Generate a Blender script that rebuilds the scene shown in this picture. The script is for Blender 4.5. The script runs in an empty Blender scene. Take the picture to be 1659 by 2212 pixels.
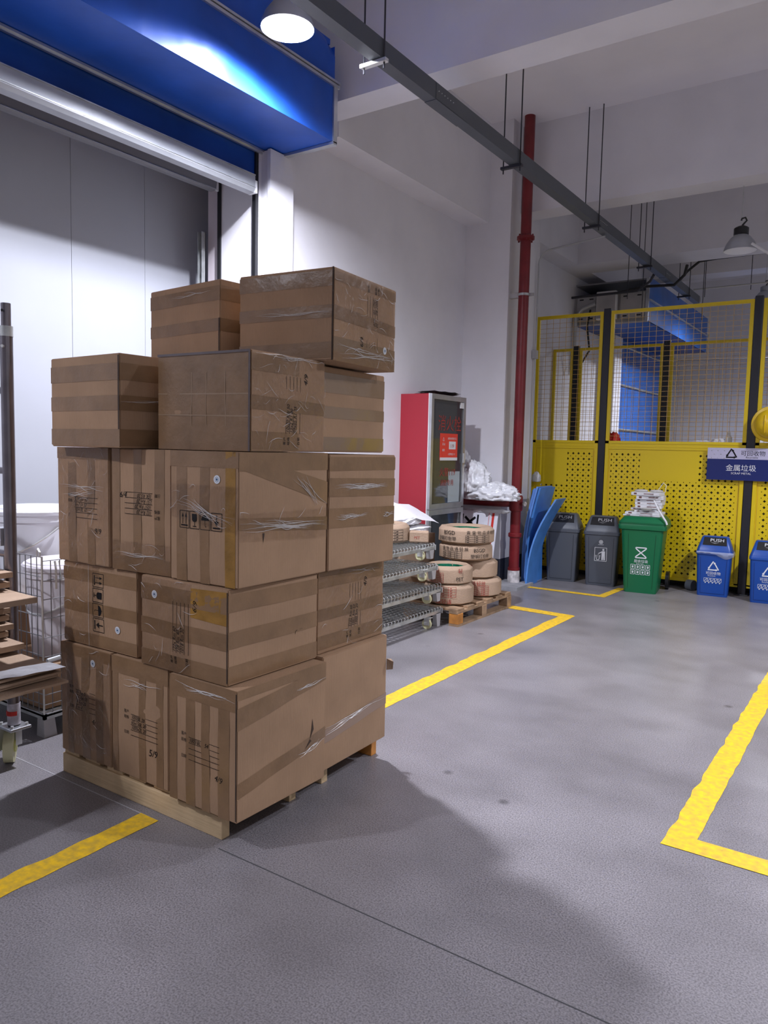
import bpy, bmesh, math, random
from math import sin, cos, pi, radians
from mathutils import Vector, Matrix, noise, geometry
random.seed(7)
S = bpy.context.scene
COL = S.collection

# ------------------------------------------------------------ camera
YAW, PITCH, ROLL, FPX = 0.5969, -0.08479, 0.02187, 1630.4
fwd = Vector((-sin(YAW)*cos(PITCH), cos(YAW)*cos(PITCH), sin(PITCH)))
rt = Vector((cos(YAW), sin(YAW), 0)); up = rt.cross(fwd)
r2 = rt*cos(ROLL)+up*sin(ROLL); u2 = -rt*sin(ROLL)+up*cos(ROLL)
cd = bpy.data.cameras.new('camera'); cam = bpy.data.objects.new('camera', cd); COL.objects.link(cam)
cd.sensor_fit = 'VERTICAL'; cd.sensor_height = 36; cd.sensor_width = 27
cd.lens = 36*FPX/2212; cd.clip_start = .05; cd.clip_end = 100
M3 = Matrix((r2, u2, -fwd)).transposed()
cam.matrix_world = Matrix.Translation((0, 0, 1.5)) @ M3.to_4x4()
S.camera = cam

# ------------------------------------------------------------ world, exposure
S.view_settings.view_transform = 'Standard'; S.view_settings.look = 'None'
S.view_settings.gamma = 1; S.view_settings.use_curve_mapping = False
S.view_settings.exposure = 0.14
W = bpy.data.worlds.new('world'); S.world = W; W.use_nodes = True
bg = W.node_tree.nodes['Background']; bg.inputs[0].default_value = (.80, .79, .86, 1); bg.inputs[1].default_value = .43
LAMP_W = 160; LAMP_COL = (.86, .88, 1.0)
HALL_W = 130

# ------------------------------------------------------------ materials
MATS = {}
def mat(name, col=(.5,.5,.5), rough=.5, metal=0, spec=.5, alpha=1, emit=0, trans=0, noise_amt=0, nscale=6, bump=0, bscale=40, bstretch=(1,1,1), dark=None, coat=0):
    if name in MATS: return MATS[name]
    m = bpy.data.materials.new(name); m.use_nodes = True; nt = m.node_tree; N = nt.nodes; L = nt.links
    b = N['Principled BSDF']
    b.inputs['Base Color'].default_value = (*col, 1); b.inputs['Roughness'].default_value = rough
    b.inputs['Metallic'].default_value = metal; b.inputs['Alpha'].default_value = alpha
    b.inputs['Specular IOR Level'].default_value = spec
    b.inputs['Transmission Weight'].default_value = trans
    b.inputs['Coat Weight'].default_value = coat
    if emit: b.inputs['Emission Color'].default_value = (*col, 1); b.inputs['Emission Strength'].default_value = emit
    tc = N.new('ShaderNodeTexCoord')
    if noise_amt:
        n = N.new('ShaderNodeTexNoise'); n.inputs['Scale'].default_value = nscale; n.inputs['Detail'].default_value = 5
        L.new(tc.outputs['Object'], n.inputs['Vector'])
        mx = N.new('ShaderNodeMix'); mx.data_type = 'RGBA'
        d = dark or tuple(c*(1-noise_amt) for c in col)
        mx.inputs[6].default_value = (*d, 1); mx.inputs[7].default_value = (*[min(1, c*(1+noise_amt*.4)) for c in col], 1)
        mr = N.new('ShaderNodeMapRange'); mr.inputs['From Min'].default_value = .3; mr.inputs['From Max'].default_value = .65
        L.new(n.outputs['Fac'], mr.inputs['Value']); L.new(mr.outputs[0], mx.inputs[0]); L.new(mx.outputs[2], b.inputs['Base Color'])
    if bump:
        mp = N.new('ShaderNodeMapping'); mp.inputs['Scale'].default_value = bstretch
        n2 = N.new('ShaderNodeTexNoise'); n2.inputs['Scale'].default_value = bscale; n2.inputs['Detail'].default_value = 4
        L.new(tc.outputs['Object'], mp.inputs[0]); L.new(mp.outputs[0], n2.inputs['Vector'])
        bp = N.new('ShaderNodeBump'); bp.inputs['Strength'].default_value = bump; bp.inputs['Distance'].default_value = .01
        L.new(n2.outputs['Fac'], bp.inputs['Height']); L.new(bp.outputs[0], b.inputs['Normal'])
    MATS[name] = m; return m

wallm = mat('white_plaster', (.74,.73,.77), .75, noise_amt=.05, nscale=2.5, bump=.08, bscale=30)
ceilm = mat('ceiling_paint', (.84,.82,.86), .8, noise_amt=.05, nscale=1.5)
panelm = mat('insulated_panel', (.43,.445,.49), .45, noise_amt=.03, nscale=2)
darkbase = mat('dark_base_paint', (.05,.055,.075), .6)
card = mat('cardboard', (.37,.235,.142), .68, spec=.25, noise_amt=.12, nscale=5, bump=.25, bscale=220, bstretch=(1,1,.04))
card2 = mat('cardboard_dusty', (.40,.285,.20), .75, spec=.2, noise_amt=.12, nscale=6, bump=.25, bscale=90)
tape = mat('packing_tape', (.245,.145,.075), .30, spec=.45, noise_amt=.18, nscale=9, bump=.25, bscale=25)
tapey = mat('yellowed_tape', (.33,.17,.03), .30, spec=.5, noise_amt=.3, nscale=12, bump=.3, bscale=25)
seamdark = mat('carton_seam_dark', (.05,.03,.02), .8)
ink = mat('black_ink', (.012,.012,.014), .7, spec=.1)
redink = mat('red_ink', (.35,.06,.05), .7, spec=.1)
stick = mat('sticker_white', (.72,.75,.80), .5)
blueink = mat('sticker_blue', (.03,.10,.22), .5)
wood = mat('pine_wood', (.62,.45,.26), .65, noise_amt=.25, nscale=5, bump=.3, bscale=18, bstretch=(.3,4,4))
wood_o = mat('orange_wood', (.62,.25,.05), .6, noise_amt=.45, nscale=7, bump=.3, bscale=18)
wood_g = mat('weathered_wood', (.34,.22,.13), .75, noise_amt=.45, nscale=8, bump=.4, bscale=18, bstretch=(3,.4,3))
blue = mat('blue_vinyl', (.018,.10,.52), .40, spec=.35, noise_amt=.22, nscale=2.2, bump=.55, bscale=3.2)
blued = mat('blue_curtain', (.006,.055,.28), .4, spec=.4, noise_amt=.35, nscale=1.6, bump=.35, bscale=2)
alu = mat('aluminium', (.62,.64,.67), .32, metal=.85, noise_amt=.12, nscale=8)
steel = mat('galvanised_steel', (.55,.57,.57), .35, metal=.6, noise_amt=.25, nscale=14)
zinc = mat('zinc_wire', (.72,.73,.72), .28, metal=.55)
poleM = mat('stainless_pole', (.22,.20,.22), .25, metal=.85, noise_amt=.2, nscale=10)
ductm = mat('grey_trunking', (.075,.085,.10), .42, spec=.5, noise_amt=.1, nscale=4)
rodm = mat('dark_rod', (.05,.05,.06), .5, metal=.5)
pipered = mat('red_pipe_paint', (.18,.012,.016), .35, spec=.5, noise_amt=.2, nscale=7)
concrete = mat('concrete_plinth', (.30,.30,.32), .8, noise_amt=.2, nscale=9)
peel = mat('peeling_white', (.55,.52,.52), .8, noise_amt=.5, nscale=22)
yel = mat('yellow_powdercoat', (.74,.54,.010), .35, spec=.5)
yelp = mat('yellow_floor_paint', (.80,.50,.012), .5, noise_amt=.35, nscale=34, dark=(.58,.37,.05))
blackm = mat('black_powdercoat', (.014,.015,.022), .4)
wirey = mat('golden_wire', (.55,.34,.09), .4, metal=.3)
cabred = mat('cabinet_red', (.34,.020,.034), .35)
glassd = mat('dark_glass', (.05,.055,.06), .06, spec=.9)
paper = mat('white_paper', (.72,.72,.74), .6)
posterred = mat('poster_red', (.75,.05,.03), .5)
film = mat('plastic_film_heap', (.74,.75,.78), .28, spec=.6, bump=1.0, bscale=14)
cloth = mat('white_woven_cloth', (.74,.73,.76), .6, bump=.5, bscale=8)
foamblue = mat('blue_foam_board', (.06,.22,.60), .45, noise_amt=.15, nscale=6)
foamblue2 = mat('blue_foam_edge', (.14,.32,.80), .5)
greyp = mat('grey_plastic', (.085,.095,.115), .42, bump=.05, bscale=80)
greyl = mat('dark_panel_line', (.03,.035,.045), .5)
greenp = mat('green_plastic', (.004,.135,.048), .38)
bluep = mat('blue_plastic', (.008,.065,.33), .36)
blackp = mat('black_plastic', (.012,.012,.014), .3)
whitep = mat('white_print', (.75,.76,.78), .5)
navy = mat('banner_navy', (.012,.025,.14), .25)
lilac = mat('banner_lilac', (.52,.50,.66), .3)
helmetm = mat('helmet_yellow', (.75,.50,.01), .3)
bucketm = mat('white_bucket', (.76,.77,.82), .35)
bucketp = mat('pinkish_bucket', (.70,.66,.70), .4)
rubber = mat('cream_wheel', (.62,.60,.36), .5)
lampm = mat('lamp_shell', (.42,.44,.48), .35, metal=.6)
lampin = mat('lamp_reflector', (.85,.87,.92), .35, metal=.0)
lampon = mat('lamp_emitter', (.86,.90,1), .5, emit=22)
lampoff = mat('lamp_diffuser_off', (.6,.58,.62), .4)
elgrey = mat('enclosure_grey', (.42,.41,.42), .5, noise_amt=.15, nscale=5)
cable = mat('black_cable', (.012,.012,.013), .5)
conduit = mat('conduit_grey', (.48,.49,.50), .4, metal=.4)
greenstrap = mat('green_strap', (.015,.16,.09), .15, spec=.8, noise_amt=.5, nscale=20)
foldm = mat('film_fold', (.86,.83,.80), .14, spec=1, alpha=.50)
redbit = mat('red_cloth', (.6,.03,.02), .6)
greyback = mat('grey_machine', (.25,.25,.27), .5)

# clear stretch film : mostly see-through, wrinkled gloss
def film_mat():
    m = bpy.data.materials.new('stretch_film'); m.use_nodes = True; nt = m.node_tree; N = nt.nodes; L = nt.links
    N.remove(N['Principled BSDF']); out = N['Material Output']
    tr = N.new('ShaderNodeBsdfTransparent'); tr.inputs[0].default_value = (.985,.975,.965,1)
    gl = N.new('ShaderNodeBsdfGlossy'); gl.inputs['Roughness'].default_value = .10; gl.inputs[0].default_value = (1,1,1,1)
    mx = N.new('ShaderNodeMixShader'); tc = N.new('ShaderNodeTexCoord')
    n = N.new('ShaderNodeTexNoise'); n.inputs['Scale'].default_value = 11; n.inputs['Detail'].default_value = 6; n.inputs['Distortion'].default_value = 1.6
    bp = N.new('ShaderNodeBump'); bp.inputs['Strength'].default_value = .8; bp.inputs['Distance'].default_value = .02
    L.new(tc.outputs['Object'], n.inputs['Vector']); L.new(n.outputs['Fac'], bp.inputs['Height'])
    L.new(bp.outputs[0], gl.inputs['Normal'])
    fr = N.new('ShaderNodeFresnel'); fr.inputs[0].default_value = 1.5; L.new(bp.outputs[0], fr.inputs['Normal'])
    ad = N.new('ShaderNodeMath'); ad.operation = 'MULTIPLY_ADD'; ad.inputs[1].default_value = .36; ad.inputs[2].default_value = .0
    L.new(fr.outputs[0], ad.inputs[0])
    L.new(ad.outputs[0], mx.inputs[0]); L.new(tr.outputs[0], mx.inputs[1]); L.new(gl.outputs[0], mx.inputs[2]); L.new(mx.outputs[0], out.inputs[0])
    return m
filmm = film_mat()

def floor_mat():
    m = bpy.data.materials.new('epoxy_floor'); m.use_nodes = True; nt = m.node_tree; N = nt.nodes; L = nt.links
    b = N['Principled BSDF']; tc = N.new('ShaderNodeTexCoord')
    def nz(scale, det, stretch=(1,1,1), rot=0):
        mp = N.new('ShaderNodeMapping'); mp.inputs['Scale'].default_value = stretch; mp.inputs['Rotation'].default_value = (0,0,rot)
        n = N.new('ShaderNodeTexNoise'); n.inputs['Scale'].default_value = scale; n.inputs['Detail'].default_value = det
        L.new(tc.outputs['Object'], mp.inputs[0]); L.new(mp.outputs[0], n.inputs['Vector']); return n
    big = nz(1.3, 6); fine = nz(170, 3); scuff = nz(2.2, 9, (1,1.5,1), .5)
    cr = N.new('ShaderNodeValToRGB'); cr.color_ramp.elements[0].position = .3; cr.color_ramp.elements[0].color = (.20,.186,.195,1)
    cr.color_ramp.elements[1].position = .7; cr.color_ramp.elements[1].color = (.29,.272,.284,1); L.new(big.outputs['Fac'], cr.inputs[0])
    m1 = N.new('ShaderNodeMix'); m1.data_type = 'RGBA'; m1.blend_type = 'MULTIPLY'; m1.inputs[0].default_value = .8
    cr2 = N.new('ShaderNodeValToRGB'); cr2.color_ramp.elements[0].position = .33; cr2.color_ramp.elements[0].color = (.45,.45,.46,1)
    cr2.color_ramp.elements[1].position = .62; cr2.color_ramp.elements[1].color = (1.15,1.15,1.15,1); L.new(fine.outputs['Fac'], cr2.inputs[0])
    L.new(cr.outputs[0], m1.inputs[6]); L.new(cr2.outputs[0], m1.inputs[7])
    # dark stains
    vo = N.new('ShaderNodeTexVoronoi'); vo.inputs['Scale'].default_value = 2.6; vo.inputs['Randomness'].default_value = 1; L.new(tc.outputs['Object'], vo.inputs['Vector'])
    st = N.new('ShaderNodeMapRange'); st.inputs['From Min'].default_value = .03; st.inputs['From Max'].default_value = .085; st.inputs['To Min'].default_value = .55; st.inputs['To Max'].default_value = 1
    L.new(vo.outputs['Distance'], st.inputs['Value'])
    m2 = N.new('ShaderNodeMix'); m2.data_type = 'RGBA'; m2.blend_type = 'MULTIPLY'; m2.inputs[0].default_value = 1
    L.new(m1.outputs[2], m2.inputs[6]); L.new(st.outputs[0], m2.inputs[7])
    m3 = N.new('ShaderNodeMix'); m3.data_type = 'RGBA'; m3.blend_type = 'MULTIPLY'; m3.inputs[0].default_value = .25
    cr3 = N.new('ShaderNodeValToRGB'); cr3.color_ramp.elements[0].position = .35; cr3.color_ramp.elements[0].color = (.55,.55,.55,1); cr3.color_ramp.elements[1].position = .55
    cr3.color_ramp.elements[1].color = (1.1,1.1,1.1,1)
    L.new(scuff.outputs['Fac'], cr3.inputs[0]); L.new(m2.outputs[2], m3.inputs[6]); L.new(cr3.outputs[0], m3.inputs[7])
    L.new(m3.outputs[2], b.inputs['Base Color'])
    rr = N.new('ShaderNodeMapRange'); rr.inputs['To Min'].default_value = .27; rr.inputs['To Max'].default_value = .40; L.new(scuff.outputs['Fac'], rr.inputs['Value']); L.new(rr.outputs[0], b.inputs['Roughness'])
    bp = N.new('ShaderNodeBump'); bp.inputs['Strength'].default_value = .10; bp.inputs['Distance'].default_value = .004
    L.new(fine.outputs['Fac'], bp.inputs['Height']); L.new(bp.outputs[0], b.inputs['Normal'])
    return m
floorm = floor_mat()

# perforated sheet: real see-through plus-shaped holes and small diamonds
def perf_mat():
    m = bpy.data.materials.new('perforated_yellow'); m.use_nodes = True; nt = m.node_tree; N = nt.nodes; L = nt.links
    b = N['Principled BSDF']; b.inputs['Base Color'].default_value = (.74,.54,.010,1); b.inputs['Roughness'].default_value = .33
    tc = N.new('ShaderNodeTexCoord'); sp = N.new('ShaderNodeSeparateXYZ'); L.new(tc.outputs['Object'], sp.inputs[0])
    def mth(op, a, c=None, v=None):
        n = N.new('ShaderNodeMath'); n.operation = op
        for i, q in enumerate((a, c)):
            if q is None: continue
            if isinstance(q, (int, float)): n.inputs[i].default_value = q
            else: L.new(q, n.inputs[i])
        return n.outputs[0]
    P = .066
    def cell(src, off): # centred coordinate in metres
        a = mth('ADD', mth('DIVIDE', src, P), 100+off); f = mth('FRACT', a)
        return mth('MULTIPLY', mth('SUBTRACT', f, .5), P)
    def absn(x): return mth('ABSOLUTE', x)
    x = sp.outputs['X']; z = sp.outputs['Z']
    ax, az = absn(cell(x,0)), absn(cell(z,0))
    # plus: diamond-ish cross
    c1 = mth('MULTIPLY', mth('LESS_THAN', ax, .0135), mth('LESS_THAN', az, .0052))
    c2 = mth('MULTIPLY', mth('LESS_THAN', az, .0135), mth('LESS_THAN', ax, .0052))
    dm = mth('LESS_THAN', mth('ADD', ax, az), .0115)
    plus = mth('MAXIMUM', mth('MAXIMUM', c1, c2), dm)
    bx, bz = absn(cell(x,.5)), absn(cell(z,.5))
    dot = mth('LESS_THAN', mth('ADD', bx, bz), .0065)
    hole = mth('MAXIMUM', plus, dot)
    L.new(mth('SUBTRACT', 1, hole), b.inputs['Alpha'])
    return m
perfm = perf_mat()

# ------------------------------------------------------------ mesh helpers
class MB:
    def __init__(s): s.v = []; s.f = []
    def add(s, vs, fs):
        o = len(s.v); s.v += [tuple(p) for p in vs]; s.f += [tuple(i+o for i in f) for f in fs]; return s
    def box(s, x0, x1, y0, y1, z0, z1, M=None):
        vs = [Vector(p) for p in ((x0,y0,z0),(x1,y0,z0),(x1,y1,z0),(x0,y1,z0),(x0,y0,z1),(x1,y0,z1),(x1,y1,z1),(x0,y1,z1))]
        if M: vs = [M @ p for p in vs]
        return s.add(vs, [(0,3,2,1),(4,5,6,7),(0,1,5,4),(1,2,6,5),(2,3,7,6),(3,0,4,7)])
    def tube(s, pts, r, n=8, cap=True, rs=None):
        pts = [Vector(p) for p in pts]; m = len(pts); rings = []
        ref = None
        for i, p in enumerate(pts):
            t = (pts[min(i+1,m-1)]-pts[max(i-1,0)]).normalized()
            if ref is None:
                a = t.cross(Vector((0,0,1)) if abs(t.z) < .9 else Vector((1,0,0)))
            else: a = ref-t*ref.dot(t)
            if a.length < 1e-4: a = t.orthogonal()
            a.normalize(); b = t.cross(a).normalized(); ref = a
            rr = rs[i] if rs else r
            rings.append([p+(a*cos(2*pi*k/n)+b*sin(2*pi*k/n))*rr for k in range(n)])
        vs = [q for R in rings for q in R]; fs = []
        for i in range(m-1):
            for k in range(n):
                fs.append((i*n+k, i*n+(k+1)%n, (i+1)*n+(k+1)%n, (i+1)*n+k))
        if cap: fs.append(tuple(range(n))[::-1]); fs.append(tuple((m-1)*n+k for k in range(n)))
        return s.add(vs, fs)
    def loft(s, rings, cap=True, closed=True):
        n = len(rings[0]); vs = [q for R in rings for q in R]; fs = []
        for i in range(len(rings)-1):
            for k in range(n if closed else n-1):
                fs.append((i*n+k, i*n+(k+1)%n, (i+1)*n+(k+1)%n, (i+1)*n+k))
        if cap: fs.append(tuple(range(n))[::-1]); fs.append(tuple((len(rings)-1)*n+k for k in range(n)))
        return s.add(vs, fs)
    def lathe(s, prof, n=24, c=(0,0,0), loop=False):
        rings = [[(c[0]+r*cos(2*pi*k/n), c[1]+r*sin(2*pi*k/n), c[2]+z) for k in range(n)] for r, z in prof]
        if loop: rings.append(rings[0])
        return s.loft(rings, cap=not loop)
    def build(s, name, m, parent=None, loc=None, smooth=False, bevel=0, rot=0):
        me = bpy.data.meshes.new(name); me.from_pydata(s.v, [], s.f); me.update()
        bm = bmesh.new(); bm.from_mesh(me); bmesh.ops.recalc_face_normals(bm, faces=bm.faces)
        if bevel:
            es = [e for e in bm.edges if len(e.link_faces) == 2 and e.calc_face_angle(0) > .6]
            bmesh.ops.bevel(bm, geom=es, offset=bevel, segments=2, affect='EDGES', profile=.5, clamp_overlap=True)
        bm.to_mesh(me); bm.free()
        if smooth:
            for p in me.polygons: p.use_smooth = True
            me.set_sharp_from_angle(angle=radians(38))
        me.materials.append(m)
        o = bpy.data.objects.new(name, me); COL.objects.link(o)
        if loc: o.location = loc
        if rot: o.rotation_euler[2] = rot
        if parent: o.parent = parent
        return o

def tag(o, label=None, cat=None, group=None, kind=None):
    if label: o['label'] = label
    if cat: o['category'] = cat
    if group: o['group'] = group
    if kind: o['kind'] = kind
    return o
def thing(name, loc=(0,0,0), rot=0, label=None, cat=None, group=None, kind=None):
    o = bpy.data.objects.new(name, None); o.empty_display_size = .1; COL.objects.link(o); o.location = loc; o.rotation_euler[2] = rot
    return tag(o, label, cat, group, kind)
def struct(name, mb, m, parent=None, **k):
    o = mb.build(name, m, parent, **k)
    if parent is None: o['kind'] = 'structure'
    return o
def copy_tree(o, parent=None):
    c = o.copy(); COL.objects.link(c); c.parent = parent
    for ch in list(o.children): copy_tree(ch, c)
    return c
def rrect(hx, hy, z, r=.02, k=3, cx=0, cy=0):
    out = []
    for sx, sy, a0 in ((1,1,0),(-1,1,90),(-1,-1,180),(1,-1,270)):
        for i in range(k+1):
            a = radians(a0+90*i/k); out.append((cx+sx*(hx-r)+r*cos(a), cy+sy*(hy-r)+r*sin(a), z))
    return out

# ------- flat drawings (ink) in (u, v) metres
_tc = {}
def text2d(s, size=.02, off=0):
    key = (s, off)
    if key not in _tc:
        cu = bpy.data.curves.new('t', 'FONT'); cu.body = s; cu.size = 1; cu.resolution_u = 2; cu.fill_mode = 'FRONT'; cu.offset = off
        o = bpy.data.objects.new('t', cu); COL.objects.link(o)
        dg = bpy.context.evaluated_depsgraph_get(); me = o.evaluated_get(dg).to_mesh()
        _tc[key] = ([(v.co.x, v.co.y) for v in me.vertices], [tuple(p.vertices) for p in me.polygons])
        o.evaluated_get(dg).to_mesh_clear(); bpy.data.objects.remove(o); bpy.data.curves.remove(cu)
    vs, fs = _tc[key]; return [(x*size, y*size) for x, y in vs], fs
class Ink:
    def __init__(s): s.v = []; s.f = []
    def add(s, vs, fs): o = len(s.v); s.v += list(vs); s.f += [tuple(i+o for i in f) for f in fs]; return s
    def rect(s, x0, y0, x1, y1): return s.add([(x0,y0),(x1,y0),(x1,y1),(x0,y1)], [(0,1,2,3)])
    def line(s, a, b, w=.002):
        dx, dy = b[0]-a[0], b[1]-a[1]; L = math.hypot(dx, dy) or 1; nx, ny = -dy/L*w/2, dx/L*w/2
        return s.add([(a[0]+nx,a[1]+ny),(a[0]-nx,a[1]-ny),(b[0]-nx,b[1]-ny),(b[0]+nx,b[1]+ny)], [(0,1,2,3)])
    def path(s, pts, w=.002):
        for a, b in zip(pts, pts[1:]): s.line(a, b, w)
        return s
    def frame(s, x0, y0, x1, y1, w=.002):
        return s.path([(x0,y0),(x1,y0),(x1,y1),(x0,y1),(x0,y0)], w)
    def poly(s, pts):
        tri = geometry.tessellate_polygon([[Vector((x,y,0)) for x, y in pts]])
        return s.add(pts, tri)
    def disc(s, cx, cy, r, n=20, r0=0):
        if r0:
            vs = [(cx+q*cos(2*pi*k/n), cy+q*sin(2*pi*k/n)) for q in (r0, r) for k in range(n)]
            return s.add(vs, [(k,(k+1)%n,n+(k+1)%n,n+k) for k in range(n)])
        return s.add([(cx+r*cos(2*pi*k/n), cy+r*sin(2*pi*k/n)) for k in range(n)], [tuple(range(n))])
    def bold(s, t, x, y, size, **k):
        return s.text(t, x, y, size, **k)
    def text(s, t, x, y, size, rot=0, sx=1, shear=0, off=0):
        vs, fs = text2d(t, size, off); c, q = cos(rot), sin(rot)
        return s.add([(x+(a*sx+shear*b)*c-b*q, y+(a*sx+shear*b)*q+b*c) for a, b in vs], fs)
    def xf(s, x, y, rot=0, sc=1):
        c, q = cos(rot), sin(rot); s.v = [(x+sc*(a*c-b*q), y+sc*(a*q+b*c)) for a, b in s.v]; return s
    def onto(s, fn, name, m, parent):
        mb = MB(); mb.add([fn(u, v) for u, v in s.v], s.f); me = bpy.data.meshes.new(name)
        me.from_pydata(mb.v, [], mb.f); me.materials.append(m); o = bpy.data.objects.new(name, me); COL.objects.link(o)
        if parent: o.parent = parent
        return o
def plane_fn(o, du, dv, off=.001):
    o, du, dv = Vector(o), Vector(du).normalized(), Vector(dv).normalized(); n = du.cross(dv)
    return lambda u, v: o+du*u+dv*v+n*off

# ------------------------------------------------------------ STRUCTURE
XW = -4.2; ZC = 5.05
fl = struct('floor', MB().box(-9, 6, -5, 19, -.1, 0), floorm)
def fstrip(pts, m=yelp, label=None, name='painted_line', h=.0022):
    mb = MB(); n = len(pts)
    mb.add([(x,y,h) for x,y in pts], [tuple(range(n))]); o = mb.build(name, m, fl)
    if label: o['label'] = label
    return o
def rough_strip(x0, x1, y0, y1, lab):
    # long strip with slightly ragged hand-painted edges
    n = int(max(6, (y1-y0)/.035)); mb = MB(); vs = []
    for i in range(n+1):
        y = y0+(y1-y0)*i/n; a = noise.noise((x0*3, y*9, 1))*.014; b = noise.noise((x1*3, y*11, 5))*.006
        vs += [(x0+a, y, .0015), (x1+b, y, .0015)]
    mb.add(vs, [(2*i, 2*i+1, 2*i+3, 2*i+2) for i in range(n)]); o = mb.build('painted_line', yelp, fl); o['label'] = lab
rough_strip(-2.45, -2.345, -.6, 1.90, 'yellow floor line running up to the front carton pallet')
rough_strip(-2.485, -2.365, 3.0, 6.63, 'long yellow floor line from the carton stack towards the bins')
fstrip([(-3.0,6.55),(-2.485,6.52),(-2.365,6.63),(-2.40,6.65),(-3.02,6.69)], label='short yellow floor line beside the roll pallet')
rough_strip(-.665, -.555, 2.93, 8.3, 'yellow floor line at right running away from the camera')
fstrip([(-.665,2.93),(3,2.93),(3,3.045),(-.555,3.045)], label='yellow floor line at right crossing the picture')
fstrip([(-3.3,7.69),(-2.44,7.70),(-2.44,7.80),(-3.3,7.78)], label='thin yellow floor line in front of the grey bins')
fstrip([(-2.53,7.8),(-2.44,7.8),(-2.42,8.36),(-2.50,8.36)], label='short yellow floor line ending at the green bin')
mj = MB().box(-4.2, -2.36, 1.897, 1.901, 0, .0012).build('floor_joint', mat('joint_white', (.42,.41,.43), .7), fl)
MB().box(-2.0, 3, 1.895, 1.899, 0, .0010).build('floor_joint', mat('joint_dark', (.07,.07,.075), .7), fl)
MB().box(-.45, 3, 1.86, 1.864, 0, .0010).build('floor_joint', mat('joint_dark'), fl)

struct('ceiling', MB().box(-5.2, 6, -5, 19, ZC, ZC+.15), ceilm)
# left wall : segments round the two openings
struct('wall_left', MB().box(-4.35, XW, 4.62, 12.7, 0, ZC), wallm)
struct('wall_left_upper', MB().box(-4.35, XW, -5, 4.62, 3.9, ZC), wallm)
struct('wall_left_far', MB().box(-4.35, XW, 15.8, 19, 0, ZC).box(-4.35, XW, 12.7, 15.8, 3.6, ZC), wallm)
struct('wall_back', MB().box(-5.2, 6, -5.2, -5, 0, ZC), wallm)
struct('wall_far', MB().box(-5, 6, 16.8, 17, 0, ZC), wallm)
# vestibule behind the first door
struct('trim_1', MB().box(-4.60, -4.20, 4.37, 4.62, 0, 3.9), wallm)         # jamb between both guides
struct('trim_2', MB().box(-4.78, -4.632, 4.395, 4.62, 0, 3.9), mat('pinkish_jamb', (.62,.56,.60), .6))
struct('trim_3', MB().box(-4.12, -4.09, 4.385, 4.65, 0, 3.74).box(-4.2, -4.12, 4.40, 4.65, 0, 3.74), wallm)          # pillar beside the guide
struct('ceiling_lobby', MB().box(-6, -4.35, -5, 5.4, 3.9, 4.0), ceilm)
wp = thing('wall_lobby', (0,0,0), kind='structure')
ys = [5.2, 4.94, 3.94, 3.302, 2.30, 1.30, .30, -.7, -1.7]
for a, b in zip(ys, ys[1:]):
    MB().box(-5.06, -5.0, b+.0015, a-.0015, 0, 3.95).build('wall_panel', panelm, wp)
MB().box(-5.08, -5.062, -1.7, 5.2, 0, 3.95).build('panel_backing', greyl, wp)
struct('trim_4', MB().box(-5.0, -4.78, 4.62, 4.7, 0, 3.9), panelm)

# column, beams
struct('column_1', MB().box(XW, -3.655, 7.70, 8.52, .28, ZC), wallm)
struct('baseboard_column', MB().box(XW, -3.652, 7.697, 8.522, 0, .28), darkbase)
struct('column_2', MB().box(XW, -3.655, 13.2, 14.0, 0, ZC), wallm) if False else None
struct('beam_1', MB().box(XW, 6, 4.72, 5.0, 4.12, ZC), wallm)
struct('beam_2', MB().box(-3.65, 6, 7.95, 8.25, 4.12, ZC), wallm)
struct('beam_3', MB().box(-3.92, 6, 10.47, 11.05, 4.12, ZC), wallm)
struct('beam_4', MB().box(-3.92, 6, 13.6, 14.0, 4.5, ZC), wallm)
struct('beam_wall', MB().box(XW, -3.92, 5.0, 7.70, 4.0, ZC), wallm)
struct('beam_wall_far', MB().box(XW, -3.92, 8.52, 16.8, 4.12, ZC), wallm)
struct('trim_5', MB().box(-3.95, -3.30, 7.42, 7.86, 0, .035), concrete)  # low plinth below the pipe

# ------------------------------------------------------------ DOOR 1 (blue roller door housing)
def wavy_panel(name, m, parent, fn, nu, nv, amp, seed, W_, H_):
    mb = MB(); vs = []
    for j in range(nv+1):
        for i in range(nu+1):
            u, v = W_*i/nu, H_*j/nv
            e = min(1, i/3, (nu-i)/3)*min(1, j/1.5, (nv-j)/1.5)
            k = noise.noise((u*2.0, v*3.0, seed))*amp*e+noise.noise((u*9, v*2.2, seed+3))*amp*.35*e
            vs.append(fn(u, v, k))
    mb.add(vs, [(j*(nu+1)+i, j*(nu+1)+i+1, (j+1)*(nu+1)+i+1, (j+1)*(nu+1)+i) for j in range(nv) for i in range(nu)])
    return mb.build(name, m, parent, smooth=True)
d1 = thing('door_1', (0,0,0), kind='structure')
XF, ZB, YE = -3.62, 3.75, 4.57; Y0 = -1.0; L_ = YE-Y0
wavy_panel('housing_front', blue, d1, lambda u,v,k: (XF+k, Y0+u, ZB+v), 110, 10, .022, 1, L_, .40)
wavy_panel('housing_soffit', blue, d1, lambda u,v,k: (XF-v, Y0+u, ZB+k*.5), 110, 8, .012, 2, L_, .58)
wavy_panel('housing_cover', blue, d1, lambda u,v,k: (XF-.01-.25*max(0,(v/.34)-.75)+k, Y0+u, ZB+.42+v-(.05 if u>L_-.08 and v>.2 else 0)), 110, 10, .03, 6, L_, .34)
wavy_panel('housing_end', blue, d1, lambda u,v,k: (-4.2+u, YE-.004+k*.4, ZB+v), 10, 10, .012, 9, .57, .68)
MB().box(-4.2, XF-.05, Y0, YE-.01, ZB+.70, ZB+.74).build('housing_top', blue, d1)
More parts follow.
